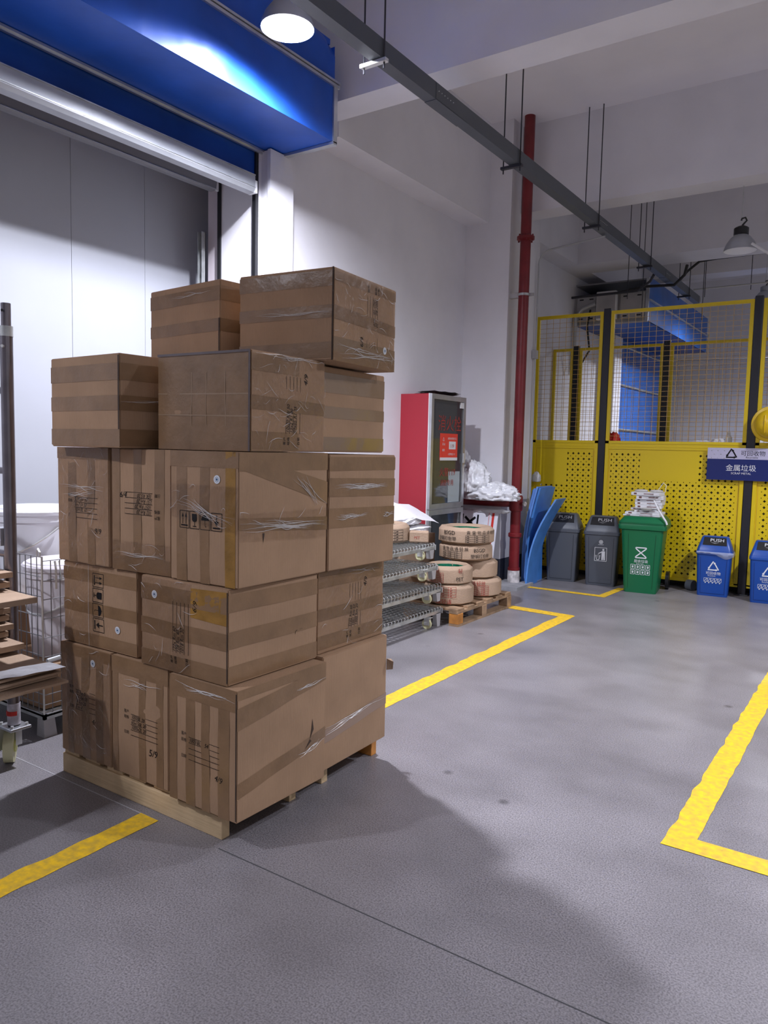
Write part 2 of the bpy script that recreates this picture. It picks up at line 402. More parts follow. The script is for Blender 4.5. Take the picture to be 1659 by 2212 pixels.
MB().box(XF-.008, XF+.018, Y0, YE+.03, ZB+.385, ZB+.405).box(XF-.008, XF+.026, Y0, YE+.03, ZB+.410, ZB+.425).build('cover_rail', alu, d1)
MB().box(XF-.02, XF+.012, YE-.03, YE+.012, ZB-.01, ZB+.385).build('end_frame', alu, d1)
MB().box(-4.2, XF+.012, YE-.035, YE+.012, ZB-.022, ZB-.002).build('end_frame', alu, d1)
MB().box(-4.205, -4.17, Y0, YE-.03, ZB-.018, ZB-.004).box(-4.205,-4.185,Y0,YE-.03,ZB-.03,ZB-.018).build('soffit_rail', alu, d1)
wavy_panel('curtain', blued, d1, lambda u,v,k: (-4.215+k*.4, Y0+u, 3.50+v), 60, 6, .02, 12, 4.355-Y0, .50)
bb = MB()
prof = [(-4.16,3.535),(-4.155,3.52),(-4.155,3.43),(-4.17,3.405),(-4.22,3.395),(-4.235,3.41),(-4.235,3.535)]
bb.loft([[(x, y, z) for x, z in prof] for y in (Y0, 4.29)]).build('bottom_bar', mat('bar_grey', (.42,.44,.48), .45, metal=.15, noise_amt=.1, nscale=5), d1)
MB().box(-4.158, -4.152, Y0, 4.29, 3.437, 3.442).box(-4.158,-4.150,Y0,4.29,3.523,3.530).build('bar_bead', steel, d1)
MB().box(-4.235,-4.156,4.291,4.315,3.40,3.49).build('torn_end_film', paper, d1)
MB().box(-4.235, -4.20, 4.340, 4.372, 0, 3.76).build('guide_rail', blackp, d1)
MB().box(-4.632, -4.600, 4.355, 4.372, 0, 3.62).build('guide_rail', blackp, d1)
MB().loft([[(x, y, z) for x, z in ((-4.58,3.60),(-4.575,3.57),(-4.585,3.505),(-4.61,3.49),(-4.65,3.49),(-4.65,3.60))] for y in (Y0, 4.30)]).build('inner_bottom_bar', mat('bar_dark', (.22,.22,.24), .5), d1)
MB().box(-4.588,-4.582,Y0,4.30,3.497,3.503).build('bar_bead', alu, d1)
MB().box(-4.585,-4.60,4.301,4.325,3.49,3.59).build('torn_end_film', paper, d1)
wavy_panel('inner_curtain', blued, d1, lambda u,v,k: (-4.62+k*.3, Y0+u, 3.60+v), 40, 3, .01, 15, 4.36-Y0, .32)
# slotted strut standing in the lobby
st = MB()
for z in [i*.075 for i in range(0, 43)]:
    st.box(-4.80, -4.770, 4.335, 4.342, z, z+.035); 
st.box(-4.80,-4.795,4.30,4.342,0,3.20).box(-4.80,-4.790,4.335,4.342,0,3.2).box(-4.78,-4.770,4.335,4.342,0,3.2).box(-4.755,-4.75,4.30,4.342,0,3.2).box(-4.77,-4.75,4.335,4.342,0,3.2)
t = st.build('slotted_strut', steel); tag(t, 'slotted galvanised strut standing upright inside the door opening', 'strut')

# ------------------------------------------------------------ DOOR 2 (far roller door, closed)
d2 = thing('door_2', (0,0,0), kind='structure')
XB, YB0, YB1, ZB2 = -3.12, 11.2, 15.15, 3.40
blue2 = mat('blue_vinyl_light', (.03,.14,.50), .4, noise_amt=.2, nscale=3)
wavy_panel('housing_front', blue2, d2, lambda u,v,k: (XB+k, YB0+u, ZB2+v), 50, 6, .02, 21, YB1-YB0, .62)
MB().box(XW, XB-.02, YB0+.01, YB1, ZB2, ZB2+.02).build('housing_soffit', blued, d2)
MB().box(XW, XB-.01, YB0, YB1, ZB2+.58, ZB2+.60).build('housing_top', greyback, d2)
ep = MB().box(XW, XB, YB0-.03, YB0, ZB2, ZB2+.42).build('end_panel', elgrey, d2)
MB().box(XW,XB+.01,YB0-.045,YB0-.03,ZB2-.02,ZB2+.0).box(XB-.03,XB+.012,YB0-.04,YB0,ZB2,ZB2+.60).build('end_frame', alu, d2)
MB().box(XB-.005, XB+.03, YB0, YB1, ZB2+.28, ZB2+.305).build('cover_rail', alu, d2)
cb = MB()
wavy_panel('curtain', blue2, d2, lambda u,v,k: (-4.0+k*.3, 12.75+u, v), 20, 10, .015, 25, 3.1, 3.4)
for z in (1.15, 1.9, 2.65, 3.3):
    MB().tube([(-3.985, 12.75+.31*i, z-.0*i) for i in range(11)], .018, 6).build('stiffener_bar', steel, d2)
MB().box(-4.2, -3.93, 12.35, 12.72, 0, 3.42).build('jamb', wallm, d2)
MB().box(-4.2, -3.85, 15.86, 16.2, 0, 3.42).build('jamb', elgrey, d2)
# electric enclosures on the end panel, cables
e = thing('control_box', (-3.66, 11.12, 3.40), label='pale grey electric control box on the end of the far blue door housing', cat='control box')
MB().box(-.17, .12, -.07, .03, .04, .44).build('enclosure', paper, e, bevel=.008)
MB().box(-.16, .11, -.075, -.070, .06, .42).build('cover', elgrey, e)
for i, (x0, x1) in enumerate(((-4.15,-3.86),(-3.50,-3.16))):
    e = thing('junction_panel', (x0, 11.16, 3.44), label=('left' if i == 0 else 'right')+' grey slotted steel panel beside the control box of the far door', cat='electrical panel')
    MB().box(0, x1-x0, -.03, .0, 0, .36).build('plate', elgrey, e, bevel=.004)
    for a in (.04, x1-x0-.10):
        for z in (.03, .31): MB().box(a, a+.06, -.033, -.030, z, z+.018).build('slot', blackp, e)

# ------------------------------------------------------------ LAMPS
def bell_lamp(loc, label, on, watts, chain_to, name='pendant_lamp', R=.158):
    t = thing(name, loc, label=label, cat='lamp')
    MB().loft([[(r*cos(2*pi*k/32), r*sin(2*pi*k/32), z) for k in range(32)] for r, z in ((R,0),(R*.98,.03),(R*.86,.075),(R*.62,.125),(R*.42,.15),(R*.40,.155))], cap=False).build('shade', lampm, t, smooth=True)
    MB().loft([[(r*cos(2*pi*k/32), r*sin(2*pi*k/32), z) for k in range(32)] for r, z in ((R*.995,0),(R*.965,.03),(R*.84,.073),(R*.60,.122),(R*.40,.146))], cap=False).build('reflector', lampin, t, smooth=True)
    MB().lathe([(R*.42,.128),(R*.42,.132)], 24).build('diffuser', lampon if on else lampoff, t)
    MB().lathe([(R*.42,.15),(R*.46,.155),(R*.46,.215),(R*.38,.225),(R*.25,.235)], 20).build('housing', blackp if not on else lampm, t, smooth=True)
    MB().tube([(0,0,.235),(.02,0,.26),(.045,0,.285),(.03,0,.315),(0,0,.31),(-.005,0,.29)], .009, 8).build('hook', blackp, t)
    MB().tube([(0,0,.30),(0,0,chain_to-loc[2])], .004, 6).build('chain', steel, t)
    if watts:
        ld = bpy.data.lights.new('lamp_light', 'SPOT'); ld.energy = watts; ld.color = LAMP_COL; ld.shadow_soft_size = .075
        ld.spot_size = radians(172); ld.spot_blend = .85
        lo = bpy.data.objects.new('lamp_light', ld); COL.objects.link(lo); lo.parent = t; lo.location = (0,0,.060)
    return t
bell_lamp((-3.185, 3.551, 3.977), 'lit bell shaped lamp hanging in front of the blue door housing', True, LAMP_W*5, ZC)
t = bell_lamp((-1.43, 8.22, 3.50), 'unlit bell shaped lamp with black housing hanging from the ceiling beam', False, 0, 4.12, R=.15)
# further bell lamps: the first read from cast shadows, the rest added as fill
for i, (x, y, z, wt) in enumerate(((-3.9,-.6,3.5,HALL_W*2.4),(1.6,3.4,3.85,HALL_W*2.3),(1.6,-1.2,3.85,HALL_W*1.1),(.9,6.4,3.85,HALL_W*4.2),(-1.9,13.2,3.9,HALL_W*4))):
    bell_lamp((x,y,z), ['lit bell shaped lamp behind the camera near the left door','lit bell shaped lamp out of frame to the right','lit bell shaped lamp behind the camera to the right','lit bell shaped lamp out of frame right of the fence','lit bell shaped lamp beyond the fence'][i], True, wt, ZC)
t = thing('tube_lamp', (-1.31,8.1,3.5), label='thin white tube hanging slanted beside the unlit bell lamp', cat='tube')
MB().tube([(0,0,.03),(.16,.0,-.09),(.45,0,-.28)], .012, 8).build('tube', paper, t)

# ------------------------------------------------------------ TRUNKING
t = thing('cable_trunking', (-2.787, 1, 3.85), label='long dark grey steel cable trunking hung below the ceiling', cat='cable trunking')
MB().box(-.043, .043, -.5, 11.66, 0, .112).build('trunking_body', ductm, t)
for y in (3.55, 6.9, 9.6):
    MB().box(.043, .046, y, y+.45, .004, .108).box(-.046,.0465,y,y+.45,-.003,0).build('joint_sleeve', ductm, t)
    for k in range(6):
        MB().lathe([(.004,0),(.004,.004)], 8).build('rivet', zinc, t, loc=(.047, y+.03+.04*k, .06)).rotation_euler = (0, pi/2, 0)
MB().box(-.05,.06,11.66,11.70,.02,.10).build('end_bracket', zinc, t)
for i, y in enumerate((3.92, 5.9, 7.86, 9.84, 11.93)):
    zt = ZC
    for yy in ((4.72,5.0),(7.95,8.25),(10.47,11.05)):
        if yy[0]-.01 < y < yy[1]+.01: zt = 4.12
    h = thing('hanger_frame', (-2.8, y, 3.85), label=f'threaded rod hanger of the trunking, {["first","second","third","fourth","fifth"][i]} from the camera', cat='hanger')
    MB().box(-.105, .085, -.018, .018, -.025, -.005).build('cross_bar', zinc if i == 0 else rodm, h)
    for x in (-.085, .065): MB().tube([(x, 0, -.06), (x, 0, zt-3.85)], .0055, 6).build('threaded_rod', rodm, h)
for x, y in ((-2.45,9.84),(-2.2,9.84)):
    pass

# conduits & cables near ceiling beyond the fence
def tubething(name, pts, r, m, label, cat, n=8):
    return tag(MB().tube(pts, r, n).build(name, m, smooth=True), label, cat)
def arc(c, r, a0, a1, ax, ay, n=6):
    c = Vector(c); return [tuple(c+Vector(ax)*r*cos(a0+(a1-a0)*i/n)+Vector(ay)*r*sin(a0+(a1-a0)*i/n)) for i in range(n+1)]
tubething('cable_tray', [(-4.15,10.9,3.76),(-3.2,10.9,3.77),(-2.97,10.7,3.84),(-2.90,10.6,3.90)], .018, rodm, 'dark conduit running along the top of the far door housing', 'conduit')
tubething('black_cable', [(-3.6,11.1,3.80),(-3.1,11.0,3.84),(-2.7,10.9,3.80),(-2.55,10.8,3.90),(-2.5,10.7,4.0)], .02, cable, 'thick black cable looping over the far door housing', 'cable')
tubething('ceiling_cable', [(-2.78,11.5,3.98),(-2.68,11.5,4.10),(-2.52,11.5,4.22),(-2.3,11.5,4.235),(-1.1,11.5,4.25),(1,11.5,4.26)], .018, cable, 'black cables along the upper conduit near the far lamp', 'cable')
tubething('ceiling_conduit', [(-2.74,12.2,3.975),(-1.2,12.2,3.985),(1,12.2,4.0)], .013, conduit, 'thin conduit running right from the end of the trunking', 'conduit')
for x, y, z0, lb in ((-1.95,12.2,3.9,'rightmost thin rod, holding the far conduit below the lamp'),(-2.52,11.93,3.8,'thin rod just right of the far trunking end'),(-2.45,11.5,3.4,'thin rod hanging where the black cables rise'),(-3.15,10.3,3.55,'leftmost thin rod, left of the trunking before the far beam'),(-2.95,10.3,3.3,'second thin rod from the left before the far beam')):
    tubething('suspension_rod', [(x,y,z0),(x,y,ZC if not 10.47<y<11.05 else 4.12)], .005, rodm, lb, 'rod')
tubething('wire_line', [(-1.0+.0,13.0,3.0),(-3.1,13.0,3.02)], .005, rodm, 'thin horizontal wire behind the upper fence mesh', 'wire')
# conduit on the column
t = thing('wall_conduit', (-3.62, 8.42, 0), label='thin grey conduit climbing the column beside the red pipe', cat='conduit')
MB().tube([(0,0,.78),(0,0,3.62)]+arc((.16,0,3.66), .16, pi, pi/2, (1,0,0), (0,0,1))+[(.83,-.18,3.83)], .011, 8).build('tube', conduit, t, smooth=True)
MB().box(-.03,.02,-.04,.04,2.58,2.68).build('junction_box', elgrey, t, bevel=.004)
MB().tube([(0,0,.70),(-.01,-.02,.78)], .016, 8).build('end_fitting', elgrey, t)
tubething('flexible_conduit', [(-4.15,11.1,2.7),(-4.15,11.1,3.5),(-4.05,11.1,3.62),(-3.85,11.1,3.68)], .03, conduit, 'pale conduit bending into the far door housing', 'conduit')
tubething('hanging_cable', [(-3.93,11.1,3.6),(-3.95,11.05,3.35),(-3.9,11.05,3.0),(-4.05,11.0,2.72),(-4.14,11.0,2.80)], .015, cable, 'black cable looping down beside the far door housing', 'cable')

# ------------------------------------------------------------ RED PIPE
t = thing('fire_pipe', (-3.49, 7.74, .035), label='dark red vertical fire pipe standing in front of the column', cat='pipe')
MB().tube([(0,0,.13),(0,0,ZC-.035)], .057, 24).build('riser', pipered, t, smooth=True)
MB().lathe([(.068,0),(.070,.06),(.064,.15),(.058,.16)], 24).build('footing', peel, t, smooth=True)
for z, hgt in ((.135,.03),): MB().lathe([(.066,z),(.066,z+hgt)], 24).build('collar', pipered, t)
MB().lathe([(.066,.505),(.074,.515),(.074,.545),(.066,.555)], 24).build('coupling', pipered, t, smooth=True)
MB().lathe([(.058,3.72),(.095,3.735),(.095,3.765),(.058,3.78)], 24).build('pipe_flange', pipered, t, smooth=True)
for a in range(6): MB().lathe([(.01,3.715),(.01,3.785)], 8, (.08*cos(a*pi/3),.08*sin(a*pi/3),0)).build('bolt', pipered, t)
MB().box(-.17,.10,.02,.045,3.14,3.17).box(-.17,-.05,-.01,.045,3.125,3.185).build('bracket', elgrey, t)
MB().lathe([(.062,3.14),(.062,3.165)], 20).build('clamp', steel, t)
MB().lathe([(.068,.80),(.075,.82),(.075,.95),(.068,.97)], 24).build('tee', pipered, t, smooth=True)
MB().tube([(-.69,-.10,.885),(-.30,-.10,.885),(-.16,-.07,.885),(-.05,0,.885)], .047, 20).build('branch', pipered, t, smooth=True)
MB().tube([(.05,-.02,.885),(.12,-.04,.885)], .02, 10).build('drain_valve', pipered, t)
MB().tube([(.11,-.04,.885),(.13,-.045,.885)], .026, 10).build('valve_nut', peel, t)

# ------------------------------------------------------------ FIRE CABINET
t = thing('fire_hose_cabinet', (-3.85, 6.44, .0), label='tall red fire hose cabinet with aluminium framed glass door', cat='fire cabinet')
MB().box(-.35, -.02, 0, .71, .25, 2.045).build('body', cabred, t)
MB().box(-.022,-.015,-.003,.713,.25,2.048).build('side_trim', paper, t)
fr = MB()
for (z0, z1) in ((.90, 2.045), (.25, .885)):
    g = thing('door', (0,0,0)); g.parent = t
    MB().box(-.015,.015,0,.045,z0,z1).box(-.015,.015,.665,.71,z0,z1).box(-.015,.015,.045,.665,z0,z0+.045).box(-.015,.015,.045,.665,z1-.05,z1).build('frame', alu, g)
    MB().box(-.010,.002,.045,.665,z0+.045,z1-.05).build('glass', glassd, g)
    if z0 > .5: MB().box(.015,.028,.672,.70,1.36,1.46).build('handle', zinc, g)
    if z0 > .5: MB().box(.002,.012,.60,.665,1.93,1.99).build('hinge', paper, g)
pf = plane_fn((.004,0,0), (0,1,0), (0,0,1), 0)
Ink().text('消火栓', .15, 1.70, .17, sx=.95).onto(pf, 'lettering', redink, t)
Ink().text('火警119', .20, 1.23, .095).onto(pf, 'lettering', redink, t)
Ink().text('消防专用', .22, 1.13, .07).onto(pf, 'lettering', redink, t)
po = MB().box(.003,.006,.20,.56,1.385,1.66).build('notice_poster', posterred, t)
MB().box(.0062,.0068,.20,.56,1.385,1.415).box(.0062,.0068,.38,.52,1.50,1.58).build('white_field', paper, t)
pf2 = plane_fn((.0065,0,0), (0,1,0), (0,0,1), .0005)
Ink().text('消防栓使用方法', .35, 1.60, .026).text('火警电话:119', .36, 1.44, .026).text('灭火', .24, 1.54, .03).text('报警', .24, 1.48, .026).onto(pf2, 'lettering', whitep, t)
Ink().text('119', .40, 1.515, .055).onto(plane_fn((.0072,0,0), (0,1,0), (0,0,1), .0004), 'lettering', redink, t)
Ink().path([(.25,1.585),(.265,1.62),(.28,1.585),(.25,1.585)], .004).onto(pf2, 'emblem', whitep, t)
MB().box(-.012,-.011,.38,.64,.95,1.28).build('inner_sheet', mat('pale_sheet', (.35,.40,.42), .5), t)
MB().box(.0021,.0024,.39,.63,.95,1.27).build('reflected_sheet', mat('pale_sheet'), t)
# newspapers lying on the cabinet
pp = thing('newspaper', (-3.98, 6.5, 2.046), label='crumpled dark printed papers lying on top of the red cabinet', cat='paper')
for k in range(4):
    mb = MB(); vs = []
    for j in range(3):
        for i in range(9):
            x, y = -.12+.09*j, .02+.07*i+.02*k
            vs.append((x+.01*k, y, .004+.01*k+.02*abs(noise.noise((x*9, y*7, k)))))
    mb.add(vs, [(j*9+i, j*9+i+1, (j+1)*9+i+1, (j+1)*9+i) for j in range(2) for i in range(8)]).build('sheet', mat('newsprint', (.20,.19,.20), .8, noise_amt=.5, nscale=30), pp)

# ------------------------------------------------------------ FENCE
def fence_line(Y, posts, xl, xr, ztop, lab, zmid=1.64, scale=1):
    f = thing('mesh_fence', (0, Y, 0), label=lab, cat='fence')
    for x in posts:
        MB().box(x-.04, x+.04, -.025, .025, 0, ztop+.03).box(x-.07, x+.07, -.05, .05, 0, .012).build('post', blackm, f, bevel=.004)
    edges = [xl]+[q for x in posts for q in (x-.045, x+.045)]+[xr]
    for a, b in zip(edges[::2], edges[1::2]):
        if b-a < .1: continue
        w = .038
        MB().box(a,b,-.016,.016,ztop-w,ztop).box(a,b,-.016,.016,zmid-.03,zmid+.0).box(a,a+w,-.016,.016,.10,ztop-w).box(b-w,b,-.016,.016,.10,ztop-w).box(a,b,-.016,.016,.08,.115).build('panel_frame', yel, f)
        mb = MB(); k = 1
        n = int((b-a-2*w)/.078)
        for i in range(1, n): 
            x = a+w+(b-a-2*w)*i/n; mb.box(x-.002, x+.002, -.002, .002, zmid, ztop-w)
        nz = int((ztop-w-zmid)/.055)
        for i in range(1, nz):
            z = zmid+(ztop-w-zmid)*i/nz; mb.box(a+w, b-w, -.004, -.001, z-.0016, z+.0016)
        mb.build('wire_mesh', wirey, f)['kind'] = 'stuff'
        MB().box(a+w, b-w, -.010, .010, 1.545, 1.612).box(a+w,b-w,-.014,.014,1.572,1.578).build('cross_rail', yel, f)
        # sheet: perforated margins around a plain field
        L0, L1, z0, z1 = a+w, b-w, .115, 1.545
        if b-a > 1.2: sx0, sx1, sz0 = L0+.40*(L1-L0)*.66, L0+.70*(L1-L0), 1.20
        else: sx0, sx1, sz0 = L0, L0+.55*(L1-L0), 1.10
        if b-a > 1.2: sx0, sx1 = L0+.255*(L1-L0), L0+.70*(L1-L0)
        pm = MB()
        def q(x0,x1,y0,y1): 
            pm.add([(x0,.0,y0),(x1,.0,y0),(x1,.0,y1),(x0,.0,y1)],[(0,1,2,3)])
        m_ = .03
        q(L0+m_, L1-m_, z0+m_, sz0)
        if sx0-L0-m_ > .02: q(L0+m_, sx0, sz0, z1-m_)
        q(sx1, L1-m_, sz0, z1-m_)
        pm.build('perforated_sheet', perfm, f)
        MB().box(sx0 if sx0-L0-m_>.02 else L0, sx1, -.001,.001, sz0, z1-m_).box(L0,L1,-.001,.001,z1-m_,z1).box(L0,L1,-.001,.001,z0,z0+m_).box(L0,L0+m_,-.001,.001,z0+m_,z1-m_ if sx0-L0-m_>.02 else sz0).box(L1-m_,L1,-.001,.001,z0+m_,z1-m_).build('plain_sheet', yel, f)
        MB().box(L0+.012,L0+.014,-.0035,-.0015,z0+.02,z1-.02).box(L1-.014,L1-.012,-.0035,-.0015,z0+.02,z1-.02).build('fold_line', wood_o, f)
    return f
fence_line(8.85, [-2.92, -1.32, .28], -3.79, 1.9, 3.14, 'front yellow mesh and sheet fence between black posts')
fence_line(10.4, [-3.85, -2.62, -1.0, .6], -4.19, 1.9, 2.95, 'rear yellow mesh fence seen through the front one')

# ------------------------------------------------------------ BANNER, HELMET
b = thing('waste_sign', (-1.735, 8.80, 1.235), label='lilac and navy recycling sign hung across the yellow fence', cat='sign')
MB().box(0, 2.3, -.004, 0, 0, .225).build('lower_field', navy, b)
MB().box(0, 2.3, -.004, 0, .2255, .345).build('upper_field', lilac, b)
bf = plane_fn((0,-.0045,0), (1,0,0), (0,0,1), .0006)
def recyc(x, y, s, w):
    # three bent arrows in a triangle
    I = Ink(); R = s*.58
    P = [(R*cos(a), R*sin(a)) for a in (pi/2, pi/2+2*pi/3, pi/2+4*pi/3)]
    for i in range(3):
        a, c = P[i], P[(i+1)%3]
        mid = ((a[0]+c[0])/2, (a[1]+c[1])/2)
        p0 = (a[0]+(c[0]-a[0])*.06, a[1]+(c[1]-a[1])*.06); p1 = (a[0]+(c[0]-a[0])*.74, a[1]+(c[1]-a[1])*.74)
        I.line(p0, p1, w)
        dx, dy = (c[0]-a[0]), (c[1]-a[1]); L = math.hypot(dx, dy); dx /= L; dy /= L
        I.poly([(p1[0]-dy*w*1.1, p1[1]+dx*w*1.1), (p1[0]+dx*w*1.7, p1[1]+dy*w*1.7), (p1[0]+dy*w*1.1, p1[1]-dx*w*1.1)])
        I.line((a[0]-dx*0, a[1]), p0, w)
    I.v = [(u+x, v+y) for u, v in I.v]; return I
for x in (.26, 1.16):
    I = recyc(x-.02, .275, .105, .014); I.bold('可回收物', x+.07, .268, .060); I.text('Recyclable', x+.12, .238, .028, shear=.2); I.onto(bf, 'lettering', ink, b)
Ink().bold('金属垃圾', .19, .105, .075).text('SCRAP METAL', .245, .065, .030, sx=1.05).onto(bf, 'lettering', whitep, b)
Ink().text('塑料垃圾', 1.19, .105, .075).onto(bf, 'lettering', whitep, b)
pt = Ink()
for i in range(24):
    for j in range(3):
        x, y = .04+.065*i+(.03 if j%2 else 0), .235+.04*j
        if .17 < x < .62: continue
        pt.poly([(x-.012,y),(x,y+.004),(x+.012,y),(x,y-.004)]); pt.poly([(x-.004,y),(x,y+.012),(x+.004,y),(x,y-.012)])
pt.onto(plane_fn((0,-.0042,0), (1,0,0), (0,0,1), .0004), 'star_pattern', mat('banner_stars', (.72,.70,.80), .35), b)

h = thing('safety_helmet', (-1.135, 8.72, 1.83), label='yellow safety helmet hanging on the black fence post', cat='helmet')
pr = [(.17,0),(.178,-.004),(.172,.012),(.145,.018),(.135,.05),(.115,.085),(.075,.115),(.03,.128),(.001,.13)]
o = MB().loft([[(r*cos(2*pi*k/28)*(1.0), -z, r*sin(2*pi*k/28)*1.04) for k in range(28)] for r, z in pr], cap=False).build('shell', helmetm, h, smooth=True)
for x in (-.03, .03): MB().tube([(x, -.115, -.09),(x, -.13, -.03),(x,-.134,.03),(x,-.115,.09)], .006, 6).build('ridge', helmetm, h)
MB().tube([(-.08,.05,.02),(-.02,.02,.12),(-.0,.0,.15)], .005, 6).build('chin_strap', blackp, h)

# ------------------------------------------------------------ BINS
def bin_swing(loc, rot, w, d, hr, ht, m, label, cat='bin', name='swing_bin', marks=None, push=True, bw=.8):
    t = thing(name, loc, rot, label, cat); hw, hd = w/2, d/2
    bx, by = hw*bw, hd*bw
    MB().loft([rrect(bx*.97,by*.97,0,.02),rrect(bx,by,.01,.025),rrect(hw*.945,hd*.94,hr-.03,.03)]).build('body', m, t, smooth=True)
    MB().loft([rrect(hw*.94,hd*.94,hr-.035,.03),rrect(hw,hd,hr-.03,.035),rrect(hw,hd,hr,.035),rrect(hw*.97,hd*.97,hr+.006,.03)]).build('rim', m, t, smooth=True)
    H = ht-hr
    MB().loft([rrect(hw*.97,hd*.97,hr,.03),rrect(hw*.93,hd*.92,hr+H*.22,.03),rrect(hw*.74,hd*.42,hr+H*.93,.03),rrect(hw*.68,hd*.34,hr+H,.03)]).build('lid', m, t, smooth=True)
    # sloped flap on the front
    A = Vector((0,-hd*.92,hr+H*.22)); B = Vector((0,-hd*.42,hr+H*.93)); dv = (B-A); Ln = dv.length; dv.normalize(); nn = Vector((1,0,0)).cross(dv)
    fl_ = MB(); P = [A+dv*Ln*.30+nn*.004, B+dv*Ln*.0+nn*.004]
    vs = [P[0]+Vector((-hw*.66,0,0)), P[0]+Vector((hw*.66,0,0)), P[1]+Vector((hw*.60,0,0)), P[1]+Vector((-hw*.60,0,0))]
    vs2 = [v-nn*.02 for v in vs]
    fl_.add(vs+vs2, [(0,1,2,3),(7,6,5,4),(0,4,5,1),(1,5,6,2),(2,6,7,3),(3,7,4,0)]).build('flap', blackp, t)
    fn = plane_fn(A+dv*Ln*.30+nn*.0045, (1,0,0), dv, .0004)
    if push:
        Ink().bold('PUSH', -hw*.27, Ln*.32, hw*.28, sx=1.15).poly([(-hw*.25,Ln*.26),(0,Ln*.17),(hw*.25,Ln*.26),(0,Ln*.20)]).onto(fn, 'lettering', whitep if push == 2 else elgrey, t)
    # body front plane mapping
    y0, y1 = -by, -hd*.94; ff = lambda u, v: Vector((u, y0+(y1-y0)*(v/hr)-.003, v))
    I = Ink(); a, c, z0, z1 = bx*.78, bx*.86, .03, hr-.06
    I.path([(-a,z0),(a,z0),(c,z1)], .004); I.line((-c,z1),(-a,z0),.004); I.onto(ff, 'panel_groove', greyl if m == greyp else mat('blue_groove', (.004,.03,.17), .5), t)
    return t, ff
def litter_sign(ff, t, cx, cz, s):
    I = Ink(); I.frame(cx-s*.5, cz-s*.58, cx+s*.5, cz+s*.58, .005)
    I.disc(cx+.22*s, cz+.40*s, .09*s); I.poly([(cx+.08*s,cz+.28*s),(cx+.36*s,cz+.28*s),(cx+.38*s,cz-.50*s),(cx+.25*s,cz-.50*s),(cx+.23*s,cz-.1*s),(cx+.20*s,cz-.50*s),(cx+.08*s,cz-.50*s)])
    I.line((cx+.10*s,cz+.22*s),(cx-.18*s,cz+.06*s),.07*s); 
    I.line((cx-.40*s,cz-.08*s),(cx-.32*s,cz-.48*s),.05*s).line((cx-.05*s,cz-.08*s),(cx-.13*s,cz-.48*s),.05*s).line((cx-.32*s,cz-.48*s),(cx-.13*s,cz-.48*s),.05*s)
    for dx, dy in ((-.2,-.02),(-.28,-.12),(-.14,-.14),(-.22,-.24)): I.disc(cx+dx*s, cz+dy*s, .03*s, 8)
    I.onto(ff, 'litter_symbol', whitep, t)
t, ff = bin_swing((-3.20, 8.49, 0), radians(9), .40, .34, .61, .79, greyp, 'dark grey swing bin with faint marks, leftmost beside the blue boards')
t, ff = bin_swing((-2.735, 8.49, 0), radians(9), .40, .34, .61, .785, greyp, 'grey swing bin with litter symbol, left of the green bin')
litter_sign(ff, t, .0, .36, .13)
Ink().disc(0,.50,.022,20,.016).disc(0,.50,.010).line((-.03,.470),(.03,.470),.004).onto(ff, 'emblem', whitep, t)
for i, (x, y, rz, lb) in enumerate(((-1.575, 8.66, 6, 'blue recycling bin with a plastic bag over its rim'), (-1.045, 8.60, 6, 'blue recycling bin cut by the right picture edge'))):
    t, ff = bin_swing((x,y,0), radians(rz), .36, .28, .475, .635, bluep, lb, push=2, bw=.84)
    recyc(0, .315, .105, .012).onto(ff, 'recycling_symbol', whitep, t)
    Ink().text('可回收物', -.072, .235, .037).text('Recyclable', -.05, .215, .018).onto(ff, 'lettering', whitep, t)
    I = Ink()
    for k in range(5):
        x0 = -.085+.035*k; I.frame(x0, .155, x0+.030, .195, .003); I.line((x0+.006,.16),(x0+.024,.19),.004).disc(x0+.015,.145,.006,8)
    I.onto(ff, 'item_icons', whitep, t)
    if i == 0:
        mb = MB(); n = 26; vs = []
        for k in range(n):
            a = k/(n-1); px = -.17+.36*a; zz = .452-.045*math.exp(-((a-.8)/.2)**2); 
            for j in range(4):
                vs.append((px, -.145-.012*sin(j*1.2)-.01*noise.noise((px*30, j, 3)), .478-(.478-zz)*j/3*(1)))
        mb.add(vs, [(k*4+j, (k+1)*4+j, (k+1)*4+j+1, k*4+j+1) for k in range(n-1) for j in range(3)]).build('bag_edge', mat('bag_film', (.55,.60,.75), .2, alpha=.5), t, smooth=True)
        MB().add([(.182+.012*sin(k), -.14+.06*j, .475-.02*k) for k in range(3) for j in range(5)], [(k*5+j,(k+1)*5+j,(k+1)*5+j+1,k*5+j+1) for k in range(2) for j in range(4)]).build('bag_edge', mat('bag_film'), t, smooth=True)
# green wheelie bin
t = thing('wheelie_bin', (-2.255, 8.40, 0), radians(8), 'green wheeled waste bin with white papers piled on its lid', 'bin')
MB().loft([rrect(.165,.19,.0,.03),rrect(.17,.195,.02,.035),rrect(.215,.235,.68,.04)]).build('body', greenp, t, smooth=True)
MB().loft([rrect(.215,.235,.68,.04),rrect(.245,.25,.69,.04),rrect(.25,.255,.735,.04),rrect(.24,.25,.75,.04)]).build('rim', greenp, t, smooth=True)
MB().loft([rrect(.24,.255,.745,.04),rrect(.245,.26,.765,.04),rrect(.225,.245,.79,.05),rrect(.20,.22,.822,.05),rrect(.19,.21,.826,.05)]).build('lid', greenp, t, smooth=True)
for s in (-1, 1):
    MB().tube([(s*.12+(.10 if s>0 else -.06),.24,.10),(s*.12+(.135 if s>0 else -.09),.24,.10)], .10, 24).build('wheel', blackp, t, smooth=True)
MB().tube([(-.2,.26,.76),(.2,.26,.76)], .014, 8).build('handle_bar', greenp, t)
ff = lambda u, v: Vector((u, -.195-(v-.02)*.0606-.003, v))
I = Ink(); s = .055; cy = .44
